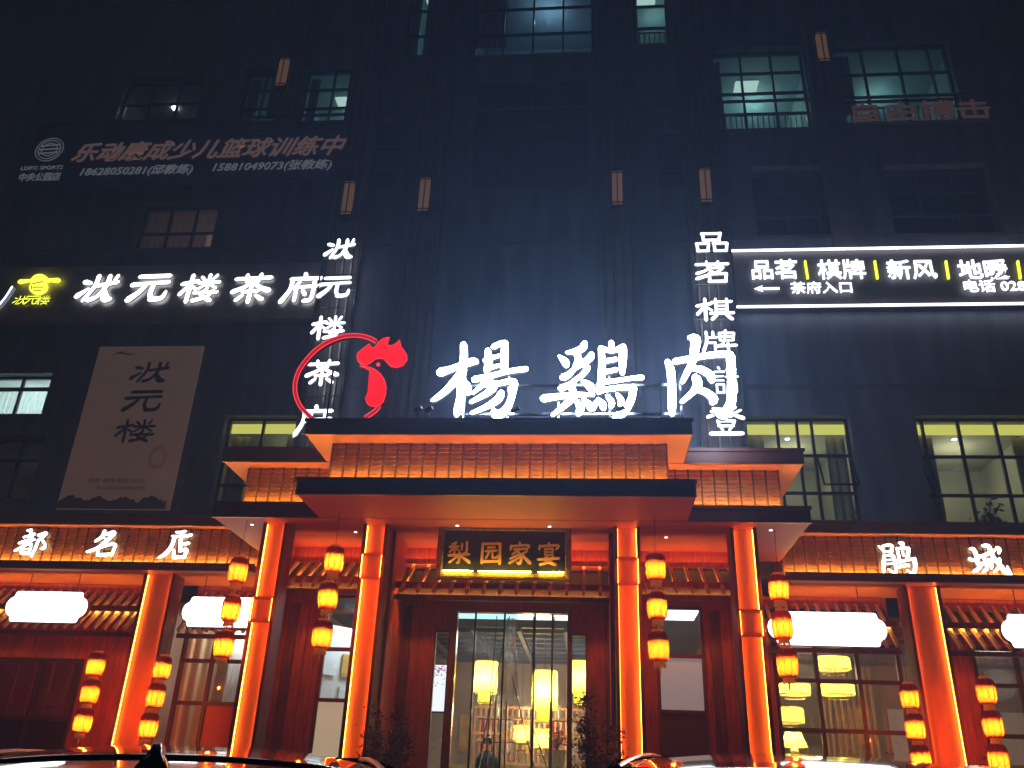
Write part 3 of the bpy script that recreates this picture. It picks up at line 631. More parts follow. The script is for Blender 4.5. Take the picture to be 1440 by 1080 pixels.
# clear plastic door curtain gathered to both sides
PVC = glass('clear_plastic', (.86,.88,.9), .22, .15)
pc = thing('plastic_curtain', 'clear plastic curtain parted and tied back inside the glass doors', 'curtain', (-1.32, 15.3, FZ))
for s in (-1, 1):
    for k in range(5):
        mb = MB(); vs = []
        for i in range(25):
            u = i/24; z = 4.38-u*3.3; spread = (.02+.9*u**1.3)*(k/5+.1) if True else 0
            x = -1.38+s*(.03+spread*.95); yy = 15.28+.05*math.sin(i*.6+k*1.7)+.02*k
            wv = .03+.06*math.sin(u*3.1+k)
            vs += [(x-wv/2, yy, z), (x+wv/2, yy+.03, z)]
        mb.add(vs, [(2*i, 2*i+1, 2*i+3, 2*i+2) for i in range(24)]); mb.build('plastic_strip', PVC, pc, smooth=True)
for a, b in (((-1.40,4.4),(-1.95,1.2)), ((-.98,4.4),(-.95,1.2)), ((-.62,4.4),(-.68,1.2)), ((-1.32,3.4),(-.62,1.1)), ((-1.62,4.4),(-1.70,1.2)), ((-.95,2.6),(-.45,1.5))):
    MB().tube([(a[0],15.25,a[1]), ((a[0]+b[0])/2-.02,15.24,(a[1]+b[1])/2), (b[0],15.25,b[1])], .009, 5).build('cord', BLACKM, pc)

ALED = emit('awning_led', (1,.40,.06), 105.)
# awning of rafters over a bay: beam in front, rafters rise towards the wall
def awning(parent, x0, x1, n, yb, zb, yw, zw, ytail, ztail, brd=True, mt=RAFT):
    aw = bpy.data.objects.new('awning', None); COL.objects.link(aw); aw.location = ((x0+x1)/2, yb, zb); link(aw, parent)
    box('beam', WOOD, aw, x0-.06, x1+.06, yb-.05, yb+.04, zb, zb+.10, bevel=.008)
    box('led_strip', ALED, aw, x0+.05, x1-.05, yb+.06, yb+.075, zb+.02, zb+.032)
    box('lower_beam', WOODD, aw, x0-.02, x1+.02, ytail+.06, ytail+.11, ztail-.20, ztail-.12)
    for k in range(n):
        x = x0+(x1-x0)*(k+.5)/n
        MB().bar((x, ytail-.12, ztail-.10), (x, yw, zw), .05, .07).build('rafter', mt, aw)
    for u in (.93,):
        yy = ytail+(yw-ytail)*u; zz = ztail+(zw-ztail)*u-.02; box('purlin', WOODD, aw, x0, x1, yy-.035, yy+.035, zz-.03, zz+.03)
    if brd: MB().add([(x0-.05,yb+.16,zb-.08),(x1+.05,yb+.16,zb-.08),(x1+.05,yw,zw-.075),(x0-.05,yw,zw-.075),(x0-.05,yb+.16,zb-.06),(x1+.05,yb+.16,zb-.06),(x1+.05,yw,zw-.055),(x0-.05,yw,zw-.055)],[(3,2,1,0),(4,5,6,7),(0,1,5,4),(1,2,6,5),(2,3,7,6),(3,0,4,7)]).build('roof_board', mat('roof_felt', (.035,.025,.022), .8), aw)
    return aw
zb_ = P(700, 829, 14.25).z
for a, b, n in ((-3.22,.30,13),(-5.28,-3.66,8),(.76,2.48,7)):
    dz = .0 if n == 13 else .07
    awning(por, a, b, n, 14.25, zb_+dz, 14.99, zb_+.58+dz, 14.12, zb_+.0+dz)
# orange cove glow tucked above the awnings
for a, b in ((-3.2,.28),(-5.2,-3.7),(.8,2.4)): box('led_strip', emit('soffit_led', (1,.30,.035), 30.), por, a, b, 14.86, 14.88, 5.25, 5.262); box('cove_lip', WOOD, por, a-.02, b+.02, 14.80, 14.83, 5.19, 5.275)

# ================================================================ shopfront wings
def wing(x0, x1, label, cols, bays):
    wg = thing('shopfront_wing', label, 'shopfront', ((x0+x1)/2, 15.6, BZ))
    u0, u1, l0, l1 = 5.97, 6.17, 5.12, 5.25
    slab(wg, x0, x1, 15.3, 16.29, u0, u1, SOFF)
    s = slab(wg, x0, x1, 15.3, 16.6, l0, l1, SOFF)
    box('tier_core', WOOD, wg, x0, x1, 15.58, 16.28, l1+.001, u0-.004)
    tiles(x0, x1, l1, u0-.004, 15.55, wg)
    box('led_strip', LED, wg, x0+.05, x1-.05, 15.38, 15.395, l1+.004, l1+.016)
    for cx_, wd in cols: column(wg, cx_, 15.55, BZ, l0-.006, wd, None, strong=-1 if cx_ < CX else 1)
    for cx_, wd in cols:
        q = cx_+math.copysign(.12, cx_); box('led_strip', REDFILL, wg, q-.012, q+.012, 16.45, 16.465, 1.2, 4.3)  # unseen strip added behind each wing column to redden the bay walls
    for b in bays: b(wg)
    return wg
WGY = 16.6
def bay(xa, xb, nr, vs_, hs, top, pill=None, style='dim', fills=None):
    def f(wg):
        wall(xa, xb, BZ, 5.11, WGY, WGY+.12, [(vs_[0], vs_[-1], 1.3, top)], 'bay_wall', WOOD, wg)
        x0, x1 = vs_[0], vs_[-1]
        framed(wg, (x0, x1, 1.3, top), WGY+.01, [(v-x0)/(x1-x0) for v in vs_[1:-1]], hs, t=.07, fills=fills, mt=mat('shop_window_frame', (.055,.022,.016), .4))
        zt = 4.42; awning(wg, xa+.12, xb-.12, nr, 15.92, 4.47, 16.55, 4.97, 15.78, 4.2)
    return f
def zz(x, y): return P(x, y, WGY).z
def xx(x, y, Y=WGY): return P(x, y, Y).x
RV = [xx(1091,976), xx(1153,976), xx(1212,976), xx(1274,976)]
RH = [zz(1180,958), zz(1180,1028)]
RT_ = zz(1180,905)
RV2 = [xx(1376,976), xx(1440,976), xx(1500,976), xx(1560,976)]
LV = [xx(252,930), xx(297,930), xx(345,930)]; LH = [zz(290,929), zz(290,989)]
LV0 = [xx(-75,960), xx(-10,960), xx(50,960), xx(112,960)]
REDP = mat('red_panel', (.42,.05,.03), .35)
wing(3.39, 15.0, 'right-hand shopfront wing with a tiled orange band and red lit columns', [(5.72,.49),(10.6,.49),(14.6,.49)],
     [bay(2.66, 5.42, 14, RV, RH, RT_), bay(6.02, 10.3, 20, [RV2[0], RV2[1], RV2[2], RV2[3]], RH, RT_), bay(10.9, 14.9, 18, [11.2,12,12.8,13.6,14.5], RH, RT_)])
wing(-17.2, -6.15, 'left-hand shopfront wing with a tiled orange band and red lit columns', [(-8.03,.49),(-13.2,.49),(-16.8,.49)],
     [bay(-7.72, -5.4, 12, LV, LH, zz(290,880), fills={(1,2): REDP}), bay(-12.9, -8.34, 22, LV0, [zz(60,1010)], zz(60,925), fills={(0,0): glass('red_tinted_glass', (.75,.35,.32), .16), (1,0): glass('red_tinted_glass'), (2,0): glass('red_tinted_glass'), (0,1): mat('dark_purple_glass', (.035,.01,.03), .1), (1,1): mat('dark_purple_glass'), (2,1): mat('dark_purple_glass')}), bay(-16.5, -13.5, 14, [-16,-15,-14], LH, zz(290,880))])
# rooms behind the wings
dr = thing('dining_room', 'warm lit dining room behind the gridded windows of the right wing', 'room', (6.5, 19, FZ))
box('floor', MATS['hall_floor'], dr, 2.7, 15, 16.75, 21.9, FZ-.1, FZ); box('ceiling', mat('dining_ceiling', (.3,.26,.2), .6), dr, 2.7, 15, 16.75, 21.9, 4.7, 4.8)
box('back_wall', mat('dining_wall', (.38,.3,.2), .7, noise=.3, scale=1.2), dr, 2.7, 15, 21.9, 22, FZ, 4.8)
box('side_wall', HP, dr, 2.66, 2.7, 16.75, 21.9, FZ, 4.8)
for k in range(6): box('ceiling_beam', MATS['hall_beam'], dr, 2.8, 15, 17.2+k*.7, 17.3+k*.7, 4.5, 4.7)
for k in range(9):
    box('screen_slat', LAT, dr, 5.0+k*.13, 5.05+k*.13, 20.4, 20.45, 2.4, 4.4)
box('bar_shelf', LAT, dr, 3.0, 5.2, 21.2, 21.6, 2.6, 2.66); box('bar_shelf', LAT, dr, 3.0, 5.2, 21.2, 21.6, 3.1, 3.16); box('cushion_bench', mat('red_upholstery', (.35,.03,.02), .6), dr, 3.3, 6.2, 19.4, 19.9, FZ, 2.0)
for k in range(12): MB().lathe([(.05,0),(.06,.14),(.03,.2),(.03,.28)], 8, (3.1+k*.17, 21.4, 2.66+.5*(k % 2))).build('jar', MATS['bottle_glaze'] if 'bottle_glaze' in MATS else mat('bottle_glaze', (.5,.35,.2), .2), dr)
for k in range(4): box('wall_picture', (GOLDP, PAPER)[k % 2], dr, 5.6+k*1.2, 6.3+k*1.2, 21.85, 21.88, 2.6, 3.7)
lamp('room_light', 'POINT', (4.2, 18.6, 3.9), 80, (1,.72,.42), dr, .3); lamp('room_light', 'POINT', (8.0, 18.6, 3.9), 90, (1,.75,.5), dr, .3)
pr = thing('private_room', 'curtained room behind the windows of the left wing', 'room', (-7, 19, FZ))
box('floor', MATS['hall_floor'], pr, -17, -5.4, 16.75, 19.9, FZ-.1, FZ); box('ceiling', MATS['dining_ceiling'], pr, -17, -5.4, 16.75, 19.9, 4.7, 4.8)
box('back_wall', MATS['dining_wall'], pr, -17, -5.4, 19.9, 20, FZ, 4.8); box('side_wall', HP, pr, -8.5, -8.45, 16.75, 19.9, FZ, 4.7)
curtain('curtain', cloth_light('cream_curtain', (.9,.68,.45), .06, (.8,.65,.45)), pr, LV[0]-.1, LV[1]+.02, 16.85, FZ, 4.6, amp=.035, per=.2)
curtain('curtain', cloth_light('grey_striped_blind', (.8,.85,.95), .06), pr, LV[1]+.18, LV[2]+.3, 17.0, 2.4, 4.6, amp=.02, per=.09)
for k in range(10): box('screen_slat', LAT, pr, -12.6+k*.42, -12.55+k*.42, 18.9, 18.95, 1.0, 4.5)
for z in (1.6, 3.0, 4.2): box('screen_rail', LAT, pr, -12.6, -8.6, 18.86, 18.9, z, z+.05)
lamp('room_light', 'POINT', (-10.6, 17.6, 4.2), 55, (1,.45,.3), pr, .08)  # unseen reddish lamp added to liven the far-left panes
lamp('room_light', 'POINT', (-6.9, 17.35, 4.3), 55, (1,.86,.7), pr, .2)

# white light boxes hung in front of the awnings
def pill(cx_, cz, hw, hh, label, y=15.58):
    t = thing('light_box_sign', label, 'sign', (cx_, y, cz), 'white light boxes above the shop windows')
    r = hh; out = []
    n1 = hw-r*.62
    for s, a0 in ((1, -90), (-1, 90)):
        out.append((s*n1-s*.0, (-hh if s > 0 else hh)))
        seq = []
        for i in range(5): a = R(a0+i*22.5*.0)
        # shoulder notch, round lobe, shoulder notch
        c1 = [(n1+.16*r*math.sin(R(q)), -hh+.30*r*(1-math.cos(R(q)))) for q in (0,30,60,90)]
        lobe = [(n1+.16*r+.46*r*math.cos(R(q)), .62*r*math.sin(R(q))) for q in (-80,-60,-40,-20,0,20,40,60,80)]
        c2 = [(a, -b) for a, b in reversed(c1)]
        seq = c1+lobe+c2
        if s < 0: seq = [(-a, -b) for a, b in seq]
        out += seq[1:]
    k = len(out)
    MB().add([(cx_+a, y, cz+b) for a, b in out], [tuple(range(k))]).build('lit_face', PILL, t)
    f = MB(); f.add([(cx_+a, y+.002, cz+b) for a, b in out]+[(cx_+a, y+.12, cz+b) for a, b in out], [(i, (i+1)%k, k+(i+1)%k, k+i) for i in range(k)]+[tuple(range(k, 2*k))]); f.build('casing', BRZ, t)
    for s in (-.6, .6): MB().tube([(cx_+s*hw, y+.06, cz+hh), (cx_+s*hw, y+.06, 5.1)], .008, 6).build('hanger', BLACKM, t)
def pillpx(x0, x1, y0, y1, label, y=15.58):
    xm, ym = (x0+x1)/2, (y0+y1)/2; a, b = P(x0, ym, y).x, P(x1, ym, y).x; z0, z1 = P(xm, y1, y).z, P(xm, y0, y).z
    pill((a+b)/2, (z0+z1)/2, (b-a)/2, (z1-z0)/2, label, y)
pillpx(8, 123, 832, 875, 'glowing white lobed light box in the bay at the far left of the shopfront')
pillpx(256, 376, 840, 882, 'glowing white light box between the broad red column and the left outer entrance column')
pillpx(1080, 1247, 861, 908, 'long glowing white light box beside the right outer entrance column')
pillpx(1409, 1560, 865, 912, 'glowing white light box at the right edge, beyond the broad orange column')

# ================================================================ lanterns
def lantern_cloth():
    mt = bpy.data.materials.new('red_lantern_cloth'); mt.use_nodes = True; t = mt.node_tree; t.nodes.remove(t.nodes['Principled BSDF'])
    o = t.nodes['Material Output']; a = t.nodes.new('ShaderNodeBsdfTranslucent'); a.inputs[0].default_value = (.25,.044,.002,1)
    d = t.nodes.new('ShaderNodeBsdfDiffuse'); d.inputs[0].default_value = (.30,.02,.006,1); tr = t.nodes.new('ShaderNodeBsdfTransparent'); tr.inputs[0].default_value = (.85,.13,.016,1)
    m1 = t.nodes.new('ShaderNodeMixShader'); m1.inputs[0].default_value = .2; x = t.nodes.new('ShaderNodeMixShader'); x.inputs[0].default_value = .28
    t.links.new(a.outputs[0], m1.inputs[1]); t.links.new(d.outputs[0], m1.inputs[2]); t.links.new(m1.outputs[0], x.inputs[1]); t.links.new(tr.outputs[0], x.inputs[2]); t.links.new(x.outputs[0], o.inputs[0]); return mt
LCL = lantern_cloth()
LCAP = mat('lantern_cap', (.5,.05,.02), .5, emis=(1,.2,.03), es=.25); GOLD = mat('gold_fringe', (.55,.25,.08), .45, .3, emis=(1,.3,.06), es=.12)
def lantern_proto():
    t = bpy.data.objects.new('red_lantern', None); COL.objects.link(t)
    prof = [(.075,.205),(.105,.195),(.132,.165),(.142,.12),(.145,.05),(.145,-.05),(.140,-.11),(.128,-.155),(.10,-.188),(.08,-.195)]
    MB().lathe(prof, 20, cap=False).build('shade', LCL, t, smooth=True)
    rb = MB()
    for k in range(10):
        a = 2*math.pi*k/10; rb.tube([((r+.003)*math.cos(a), (r+.003)*math.sin(a), z) for r, z in prof], .004, 4)
    MB().lathe([(.0,.02),(.078,.02),(.078,.03),(.0,.03)], 14, cap=False).lathe([(.0,-.115),(.07,-.115),(.07,-.107),(.0,-.107)], 14, cap=False).tube([(0,0,.02),(0,0,.2)], .012, 6).build('socket_baffles', BLACKM, t)  # socket stem with oversized discs added to shade the cloth ends
    rb.build('ribs', mat('lantern_rib', (.25,.03,.01), .5), t)
    MB().lathe([(.078,.198),(.078,.235),(.072,.235)], 20).build('cap', LCAP, t); MB().lathe([(.08,-.235),(.084,-.195),(.07,-.193)], 20).build('cap', LCAP, t)
    fr = MB()
    for k in range(18):
        a = 2*math.pi*k/18; fr.bar((.078*math.cos(a), .078*math.sin(a), -.232), (.084*math.cos(a), .084*math.sin(a), -.275), .012)
    fr.build('fringe', GOLD, t)
    MB().tube([(0,0,-.23),(0,0,-.30)], .008, 5).lathe([(.012,-.30),(.016,-.31),(.006,-.375)], 8).build('tassel', GOLD, t)
    return t
lp = lantern_proto(); first = [True]; lkids = list(lp.children)
def place_lantern(x, y, z, label, group, cord, power=58.):
    if first[0]: t = lp; first[0] = False
    else:
        t = lp.copy(); COL.objects.link(t)
        for c in lkids: d = c.copy(); COL.objects.link(d); d.parent = t
    t.location = (x, y, z); t['label'] = label; t['category'] = 'lantern'; t['group'] = group
    s_ = random.uniform(.97, 1.03); t.scale = (s_, s_, s_); t.rotation_euler = (R(random.uniform(-2,2)), R(random.uniform(-2,2)), random.uniform(0, 6))
    MBc = MB().tube([(0,0,.23), (0,0,.23+cord)], .004, 5).build('cord', BLACKM, None); MBc.parent = t
    l = bpy.data.lights.new('lantern_bulb', 'POINT'); l.energy = power*random.uniform(.88,1.1); l.color = (1,.78,.5); l.shadow_soft_size = .03
    lo = bpy.data.objects.new('lantern_bulb', l); COL.objects.link(lo); lo.parent = t; lo.location = (0,0,-.035)
    return t
GR = 'red lanterns hanging in strings of three'
STR = [
 ([(335,803),(325,857),(315,907)], 13.35, 'string at the left outer entrance column', 5.5),
 ([(470,788),(461,839),(453,893)], 12.75, 'string hung beside the left inner entrance column', 5.5),
 ([(922,798),(924,853),(926,910)], 12.85, 'string hung beside the right inner entrance column', 5.5),
 ([(1095,827),(1100,880),(1107,933)], 13.4, 'string before the long right light box', 5.5),
 ([(135,935),(127,973),(117,1014)], 15.35, 'string at the far left edge', 4.1),
 ([(228,940),(219,979),(209,1021)], 15.35, 'string right of the broad left column', 4.1),
 ([(1279,980),(1287,1023),(1295,1067)], 15.35, 'string left of the broad right column', 4.1),
 ([(1387,973),(1396,1019),(1404,1067)], 15.35, 'string at the far right edge', 4.1)]
for pts, Y, where, ztop in STR:
    zprev = ztop
    for k, (px, py) in enumerate(pts):
        c = P(px, py, Y); nm = ('top', 'middle', 'bottom')[k]
        place_lantern(c.x, Y, c.z, f'{nm} red lantern of the {where}', GR, (zprev-c.z-.23) if k == 0 else max(.02, zprev-c.z-.46))
        zprev = c.z

# ================================================================ plaque over the door
pq = thing('name_plaque', 'black carved plaque with four gold characters above the glass doors', 'plaque', (-1.4, 13.7, 4.7))
py_, pa, pb, pz0, pz1 = 13.7, P(615,778,13.7).x, P(803.5,778,13.7).x, P(709,816,13.7).z, P(709,740,13.7).z
box('board', mat('black_lacquer', (.012,.012,.02), .28), pq, pa+.1, pb-.1, py_, py_+.05, pz0+.1, pz1-.07)
BRF = mat('carved_bronze', (.22,.12,.05), .4, .6, noise=.5, scale=30, bump=.8, bscale=60)
fm = MB(); fm.box(pa, pa+.1, py_-.05, py_+.06, pz0, pz1).box(pb-.1, pb, py_-.05, py_+.06, pz0, pz1).box(pa+.1, pb-.1, py_-.05, py_+.06, pz0, pz0+.1).box(pa+.1, pb-.1, py_-.05, py_+.06, pz1-.08, pz1)
fm.build('frame', BRF, pq, bevel=.012)
kn = MB()
x = pa+.13
while x < pb-.12: kn.lathe([(.018,0),(.012,.02)], 6, (x, py_-.055, pz0+.04)); x += .055
kn.build('beading', BRF, pq)
GLD = mat('gold_leaf', (.9,.52,.22), .4, .3, bump=.3, bscale=60)
for i, (k, px) in enumerate((('li',631),('yuan2',675),('jia',715),('yan',756))):
    a = P(px, 778, py_); char_box(pq, G[k], a.x, P(px, 762+i*.6, py_).z, .355, .36, py_-.03, GLD, .028, side=GLD, widen=1.1)
PLED = emit('plaque_led', (1,.66,.05), 130.)
for a, b in ((pa+.12, pa+.60), (pa+.70, pb-.64), (pb-.52, pb-.12)): box('led_strip', PLED, pq, a, b, py_-.085, py_-.07, pz0+.115, pz0+.127)

# ================================================================ roof sign: rooster ring and three big characters
SY = 12.25; rz_ = U1+.015
sg = thing('rooftop_sign', 'large white three-character sign standing on the top slab of the entrance', 'sign', (-.6, SY, rz_))
for st_, ox, oy, k in ((YANG,600,460,7.717),(JI,750,460,7.717),(ROU,910,460,6.75)):
    char_px(sg, st_, ox, oy, k, SY, WHITE, .08, widen=.92)
rail = MB(); rail.box(-2.1, 1.45, SY+.2, SY+.24, rz_+.25, rz_+.29).box(-2.1, 1.45, SY+.2, SY+.24, rz_+.75, rz_+.79)
for x in (-2.0,-1.3,-.5,.3,1.1,1.4): rail.box(x, x+.03, SY+.16, SY+.2, rz_, rz_+.95)
rail.build('support_frame', STEEL, sg)
lg = thing('rooster_logo', 'red neon rooster head inside an open ring at the left end of the top slab', 'logo', (-3.6, SY, rz_))
def lpt(x, y): return P(400+x/7.2, 460+y/7.2, SY-.02)
def poly(name, pts, mt, d=.1, y=0, parent=lg):
    v = [lpt(*p) for p in pts]; v = [Vector((a.x, a.y+y, a.z)) for a in v]; k = len(v)
    cu = bmesh.new(); bv = [cu.verts.new(p) for p in v]; f = cu.faces.new(bv); bmesh.ops.triangulate(cu, faces=[f])
    me = bpy.data.meshes.new(name); cu.to_mesh(me); cu.free(); me.materials.append(mt); o = bpy.data.objects.new(name, me); COL.objects.link(o); link(o, parent)
    MB().add([(a.x, a.y+.002, a.z) for a in v]+[(a.x, a.y+d, a.z) for a in v], [(i, (i+1)%k, k+(i+1)%k, k+i) for i in range(k)]).build('letter_return', mat('red_return', (.4,.02,.02), .4), o)
    return o
def cr(pts, closed=True):
    n = len(pts); out = []
    for i in range(n):
        q = [pts[(i-1)%n], pts[i], pts[(i+1)%n], pts[(i+2)%n]]
        for t in (0,.25,.5,.75): out.append(tuple(.5*((2*q[1][k])+(-q[0][k]+q[2][k])*t+(2*q[0][k]-5*q[1][k]+4*q[2][k]-q[3][k])*t*t+(-q[0][k]+3*q[1][k]-3*q[2][k]+q[3][k])*t**3) for k in (0,1)))
    return out
COMB = [(735,300),(745,345),(790,385),(830,385),(870,365),(920,325),(970,318),(1010,325),(1040,360),(1080,400),(1140,412),(1200,390),(1240,340),(1240,290),(1215,245),(1180,200),(1165,130),(1140,160),(1100,185),(1060,190),(1040,170),(1035,130),(1065,103),(1000,115),(960,150),(930,190),(905,210),(880,205),(860,170),(820,200),(770,240),(740,270)]
WAT = [(760,398),(810,410),(860,435),(895,490),(910,550),(905,600),(880,640),(840,680),(822,720),(835,770),(870,800),(920,805),(960,800),(1000,760),(1025,680),(1030,600),(1010,530),(970,470),(920,430),(870,408),(820,398)]
poly('comb', COMB, REDN); poly('wattle', WAT, REDN)
poly('eye', [(950+20*math.cos(a), 378+20*math.sin(a)) for a in [i*math.pi/8 for i in range(16)]], REDB)
for nm, pts in (('edge', COMB), ('edge', WAT)):
    v = [lpt(*p) for p in pts+[pts[0]]]; MB().tube([(a.x, a.y-.006, a.z) for a in v], .006, 5).build('edge_tube', REDB, lg)
RING = [(930,145),(860,110),(770,88),(690,85),(600,95),(500,125),(400,175),(300,250),(210,350),(150,440),(115,540),(108,640),(128,730),(175,820),(270,915)]
R2 = [(960,800),(930,840),(880,880),(815,922)]
for ring in (RING, R2):
    mb, sb = MB(), MB(); brush(mb, sb, [[(x, y, 36) for x, y in ring]], lambda x, y: lpt(x, y), .08); f = mb.build('ring', REDD, lg); sb.build('letter_return', MATS['red_return'], f)
    for o_ in (-18, 18):
        q = smooth_pts([(x, y, 1) for x, y in ring]); pp = []
        for i in range(len(q)):
            a, b = q[max(i-1,0)], q[min(i+1,len(q)-1)]; dx, dy = b[0]-a[0], b[1]-a[1]; l = math.hypot(dx,dy) or 1
            v = lpt(q[i][0]-dy/l*o_, q[i][1]+dx/l*o_); pp.append((v.x, v.y-.006, v.z))
        MB().tube(pp, .007, 5).build('edge_tube', REDB, lg)
for x0, y0 in ((-4.2,0),(-3.2,0)): box('support_post', STEEL, lg, x0, x0+.025, SY+.14, SY+.165, rz_, rz_+1.05)
# small spotlights on the slab
def spot(px, label, k):
    c = P(px, 584, 12.1); t = thing('roof_spotlight', label, 'spotlight', (c.x, 12.1, U1+.012), 'small spotlights on the entrance slab')
    MB().lathe([(.03,0),(.03,.015)], 10, (c.x, 12.1, U1+.012)).tube([(c.x,12.1,U1+.02),(c.x,12.1,U1+.16)], .008, 6).build('stem', BLACKM, t)
    MB().bar((c.x-.06,12.1,U1+.18),(c.x+.06,12.04,U1+.21), .06, .05).build('lamp_head', BLACKM, t, bevel=.006)
spot(588, 'leftmost small black spotlight, by the right side of the rooster ring', 0); spot(603, 'small black spotlight just left of the first big white character', 1)
spot(725, 'small black spotlight at the right foot of the first big white character', 2); spot(873, 'small black spotlight in front of the foot of the middle big character', 3)

# ================================================================ vertical signs
def vsign(name, label, items, Y, back=None):
    x0 = P(items[0][1], items[0][2], Y); t = thing(name, label, 'sign', (x0.x, Y, 8.0))
    zs = []
    for k, px, py, wpx, hpx in items:
        a = P(px-wpx/2, py, Y).x; b = P(px+wpx/2, py, Y).x; zt = P(px, py-hpx/2, Y).z; zb = P(px, py+hpx/2, Y).z
        char_box(t, G[k], a, zt, b-a, zt-zb, Y, WHITES if back is None else back, .05, widen=1.0); zs += [zt, zb]
    xa = P(items[0][1]-items[0][3]/2, items[0][2], Y).x-.1; xb = P(items[0][1]+items[0][3]/2, items[0][2], Y).x+.1
    fr = MB(); za, zb = min(zs)-.3, max(zs)+.1
    fr.box(xa, xa+.03, Y+.2, Y+.23, za, zb).box(xb-.03, xb, Y+.2, Y+.23, za, zb)
    z = za
    while z < zb: fr.box(xa+.03, xb-.03, Y+.2, Y+.22, z, z+.02); z += .42
    fr.build('support_frame', STEEL, t)
    for z in (za+.3, zb-.3):
        for x in (xa+.015, xb-.015): MB().bar((x, Y+.23, z), (x, 16.045, z), .02).build('bracket', STEEL, t)
    return t
vsign('vertical_sign', 'left vertical sign of white clerical characters descending behind the red ring', [('zhuang',477,350,42,30),('yuan',470,404,45,32),('lou',461,461,46,34),('cha',453,524,46,36),('fu',441,592,50,42)], 15.5)
vsign('vertical_sign', 'right vertical sign of white characters descending behind the last big roof character', [('pin',1000,340,46,29),('ming',1002,382,48,30),('qi',1005,435,52,33),('pai',1011,480,48,32),('qing',1021,535,34,40),('deng',1020,592,54,40)], 15.5)

# ================================================================ horizontal signs
BOARD = mat('sign_board', (.42,.36,.34), .6, noise=.2, scale=2)
ls = thing('long_signboard', 'long grey signboard with white clerical characters and a yellow emblem at the left', 'sign', (-9, 16.1, 11))
x0, x1 = P(-140,410,16.1).x, P(449,410,16.1).x; z0, z1 = P(225,450,16.1).z, P(225,372,16.1).z
box('board', BOARD, ls, x0, x1, 16.1, 16.29, z0, z1, bevel=.01)
for k, px in (('zhuang',135),('yuan',208),('lou',279),('cha',352),('fu',423)):
    Y = 16.0; a, b = P(px-27, 405, Y).x, P(px+27, 405, Y).x; char_box(ls, G[k], a, P(px,385,Y).z, b-a, P(px,385,Y).z-P(px,426,Y).z, Y, WHITES, .05, widen=1.05, slant=.06)
char_box(ls, S("90,5,16 60,60,14 20,100,16"), P(-4,415,16).x, P(2,402,16).z, .33, .6, 16.0, WHITES, .09)
# yellow emblem: an official's winged hat over a round head
def epx(x, y): return P(x/7.2, 360+y/7.2, 16.0)
def blob(pts, mt, parent, name, y=0.):
    v = [epx(*p) for p in pts]; v = [(a.x, a.y+y, a.z) for a in v]; k = len(v)
    return MB().add(v+[(a, b+.05, c) for a, b, c in v], [tuple(range(k))]+[(i, (i+1)%k, k+(i+1)%k, k+i) for i in range(k)]).build(name, mt, parent)
blob([(400+95*math.cos(a), 262+82*math.sin(a)) for a in [i*math.pi/9-math.pi for i in range(10)]], YEL, ls, 'emblem_cap')
blob([(382+92*math.cos(a)-10*math.sin(a), 310+72*math.sin(a)) for a in [i*math.pi/10 for i in range(20)]], YEL, ls, 'emblem_face', .012)
OLV = mat('emblem_line', (.18,.2,.02), .5, emis=(.5,.5,.02), es=.35)
for a, b, c, d in ((330,285,440,262),(335,320,445,318),(340,350,420,352),(320,300,322,340)): 
    p0, p1 = epx(a,b), epx(c,d); MB().bar((p0.x,15.985,p0.z),(p1.x,15.985,p1.z),.018).build('emblem_line', OLV, ls)
for pts in ("200,262,50 320,248,32", "480,243,32 590,248,56"):
    mb, sb = MB(), MB(); brush(mb, sb, S(pts), epx, .05); mb.build('emblem_wing', YEL, ls)
for k, xq in (('zhuang',145),('yuan',260),('lou',375)):
    a = epx(xq, 400); b = epx(xq+118, 495); char_box(ls, G[k], a.x, a.z, b.x-a.x, a.z-b.z, 16.0, YEL, .04, side=mat('dark_return', (.05,.05,.01), .6), widen=.72)
rs = thing('long_signboard', 'long dark signboard edged with two white neon tubes at the upper right', 'sign', (9, 16.1, 11))
x0, x1 = P(1033,393,16.1).x, P(1640,393,16.1).x; z0, z1 = P(1240,432,16.1).z, P(1240,351,16.1).z
box('board', mat('dark_sign_board', (.12,.105,.12), .55, noise=.2, scale=2), rs, x0, x1, 16.1, 16.29, z0, z1)
for z in (z0+.01, z1-.01): MB().tube([(x0-.02, 16.03, z), (x1, 16.03, z)], .028, 8).build('neon_tube', TUBE, rs)
Y = 16.05
def rt(body, px0, px1, py0, py1, mt, bold=.0, name='lettering'):
    a, b = P(px0, (py0+py1)/2, Y).x, P(px1, (py0+py1)/2, Y).x; zt, zb = P((px0+px1)/2, py0, Y).z, P((px0+px1)/2, py1, Y).z
    h = zt-zb
    return text_obj(rs, body, a, zb+h*.10, h*1.06, Y, mt, .04, bold*h, name, maxw=b-a)
for body, a, b in (('品茗',1054,1119),('棋牌',1149,1216),('新风',1246,1315),('地暖',1346,1416),('空调',1447,1515)): rt(body, a, b, 366, 393, WHITES2, .012)
for px in (1134,1232,1332,1433):
    a, b = P(px-2,367,Y), P(px+2,392,Y); MB().bar((a.x,Y,a.z),(b.x,Y,b.z),.055,.04).build('divider', YEL, rs)
rt('茶府入口', 1111, 1197, 397, 413, WHITES2, .008); rt('电话 028-', 1352, 1446, 394, 411, WHITES2, .008)
a, b = P(1060,406,Y), P(1096,405,Y); zc = a.z
MB().add([(a.x,Y,zc),(a.x+.2,Y,zc+.085),(a.x+.15,Y,zc+.03),(b.x,Y,zc+.03),(b.x,Y,zc-.03),(a.x+.15,Y,zc-.03),(a.x+.2,Y,zc-.085)],[(0,1,2,3,4,5,6)]).build('arrow', WHITES, rs)

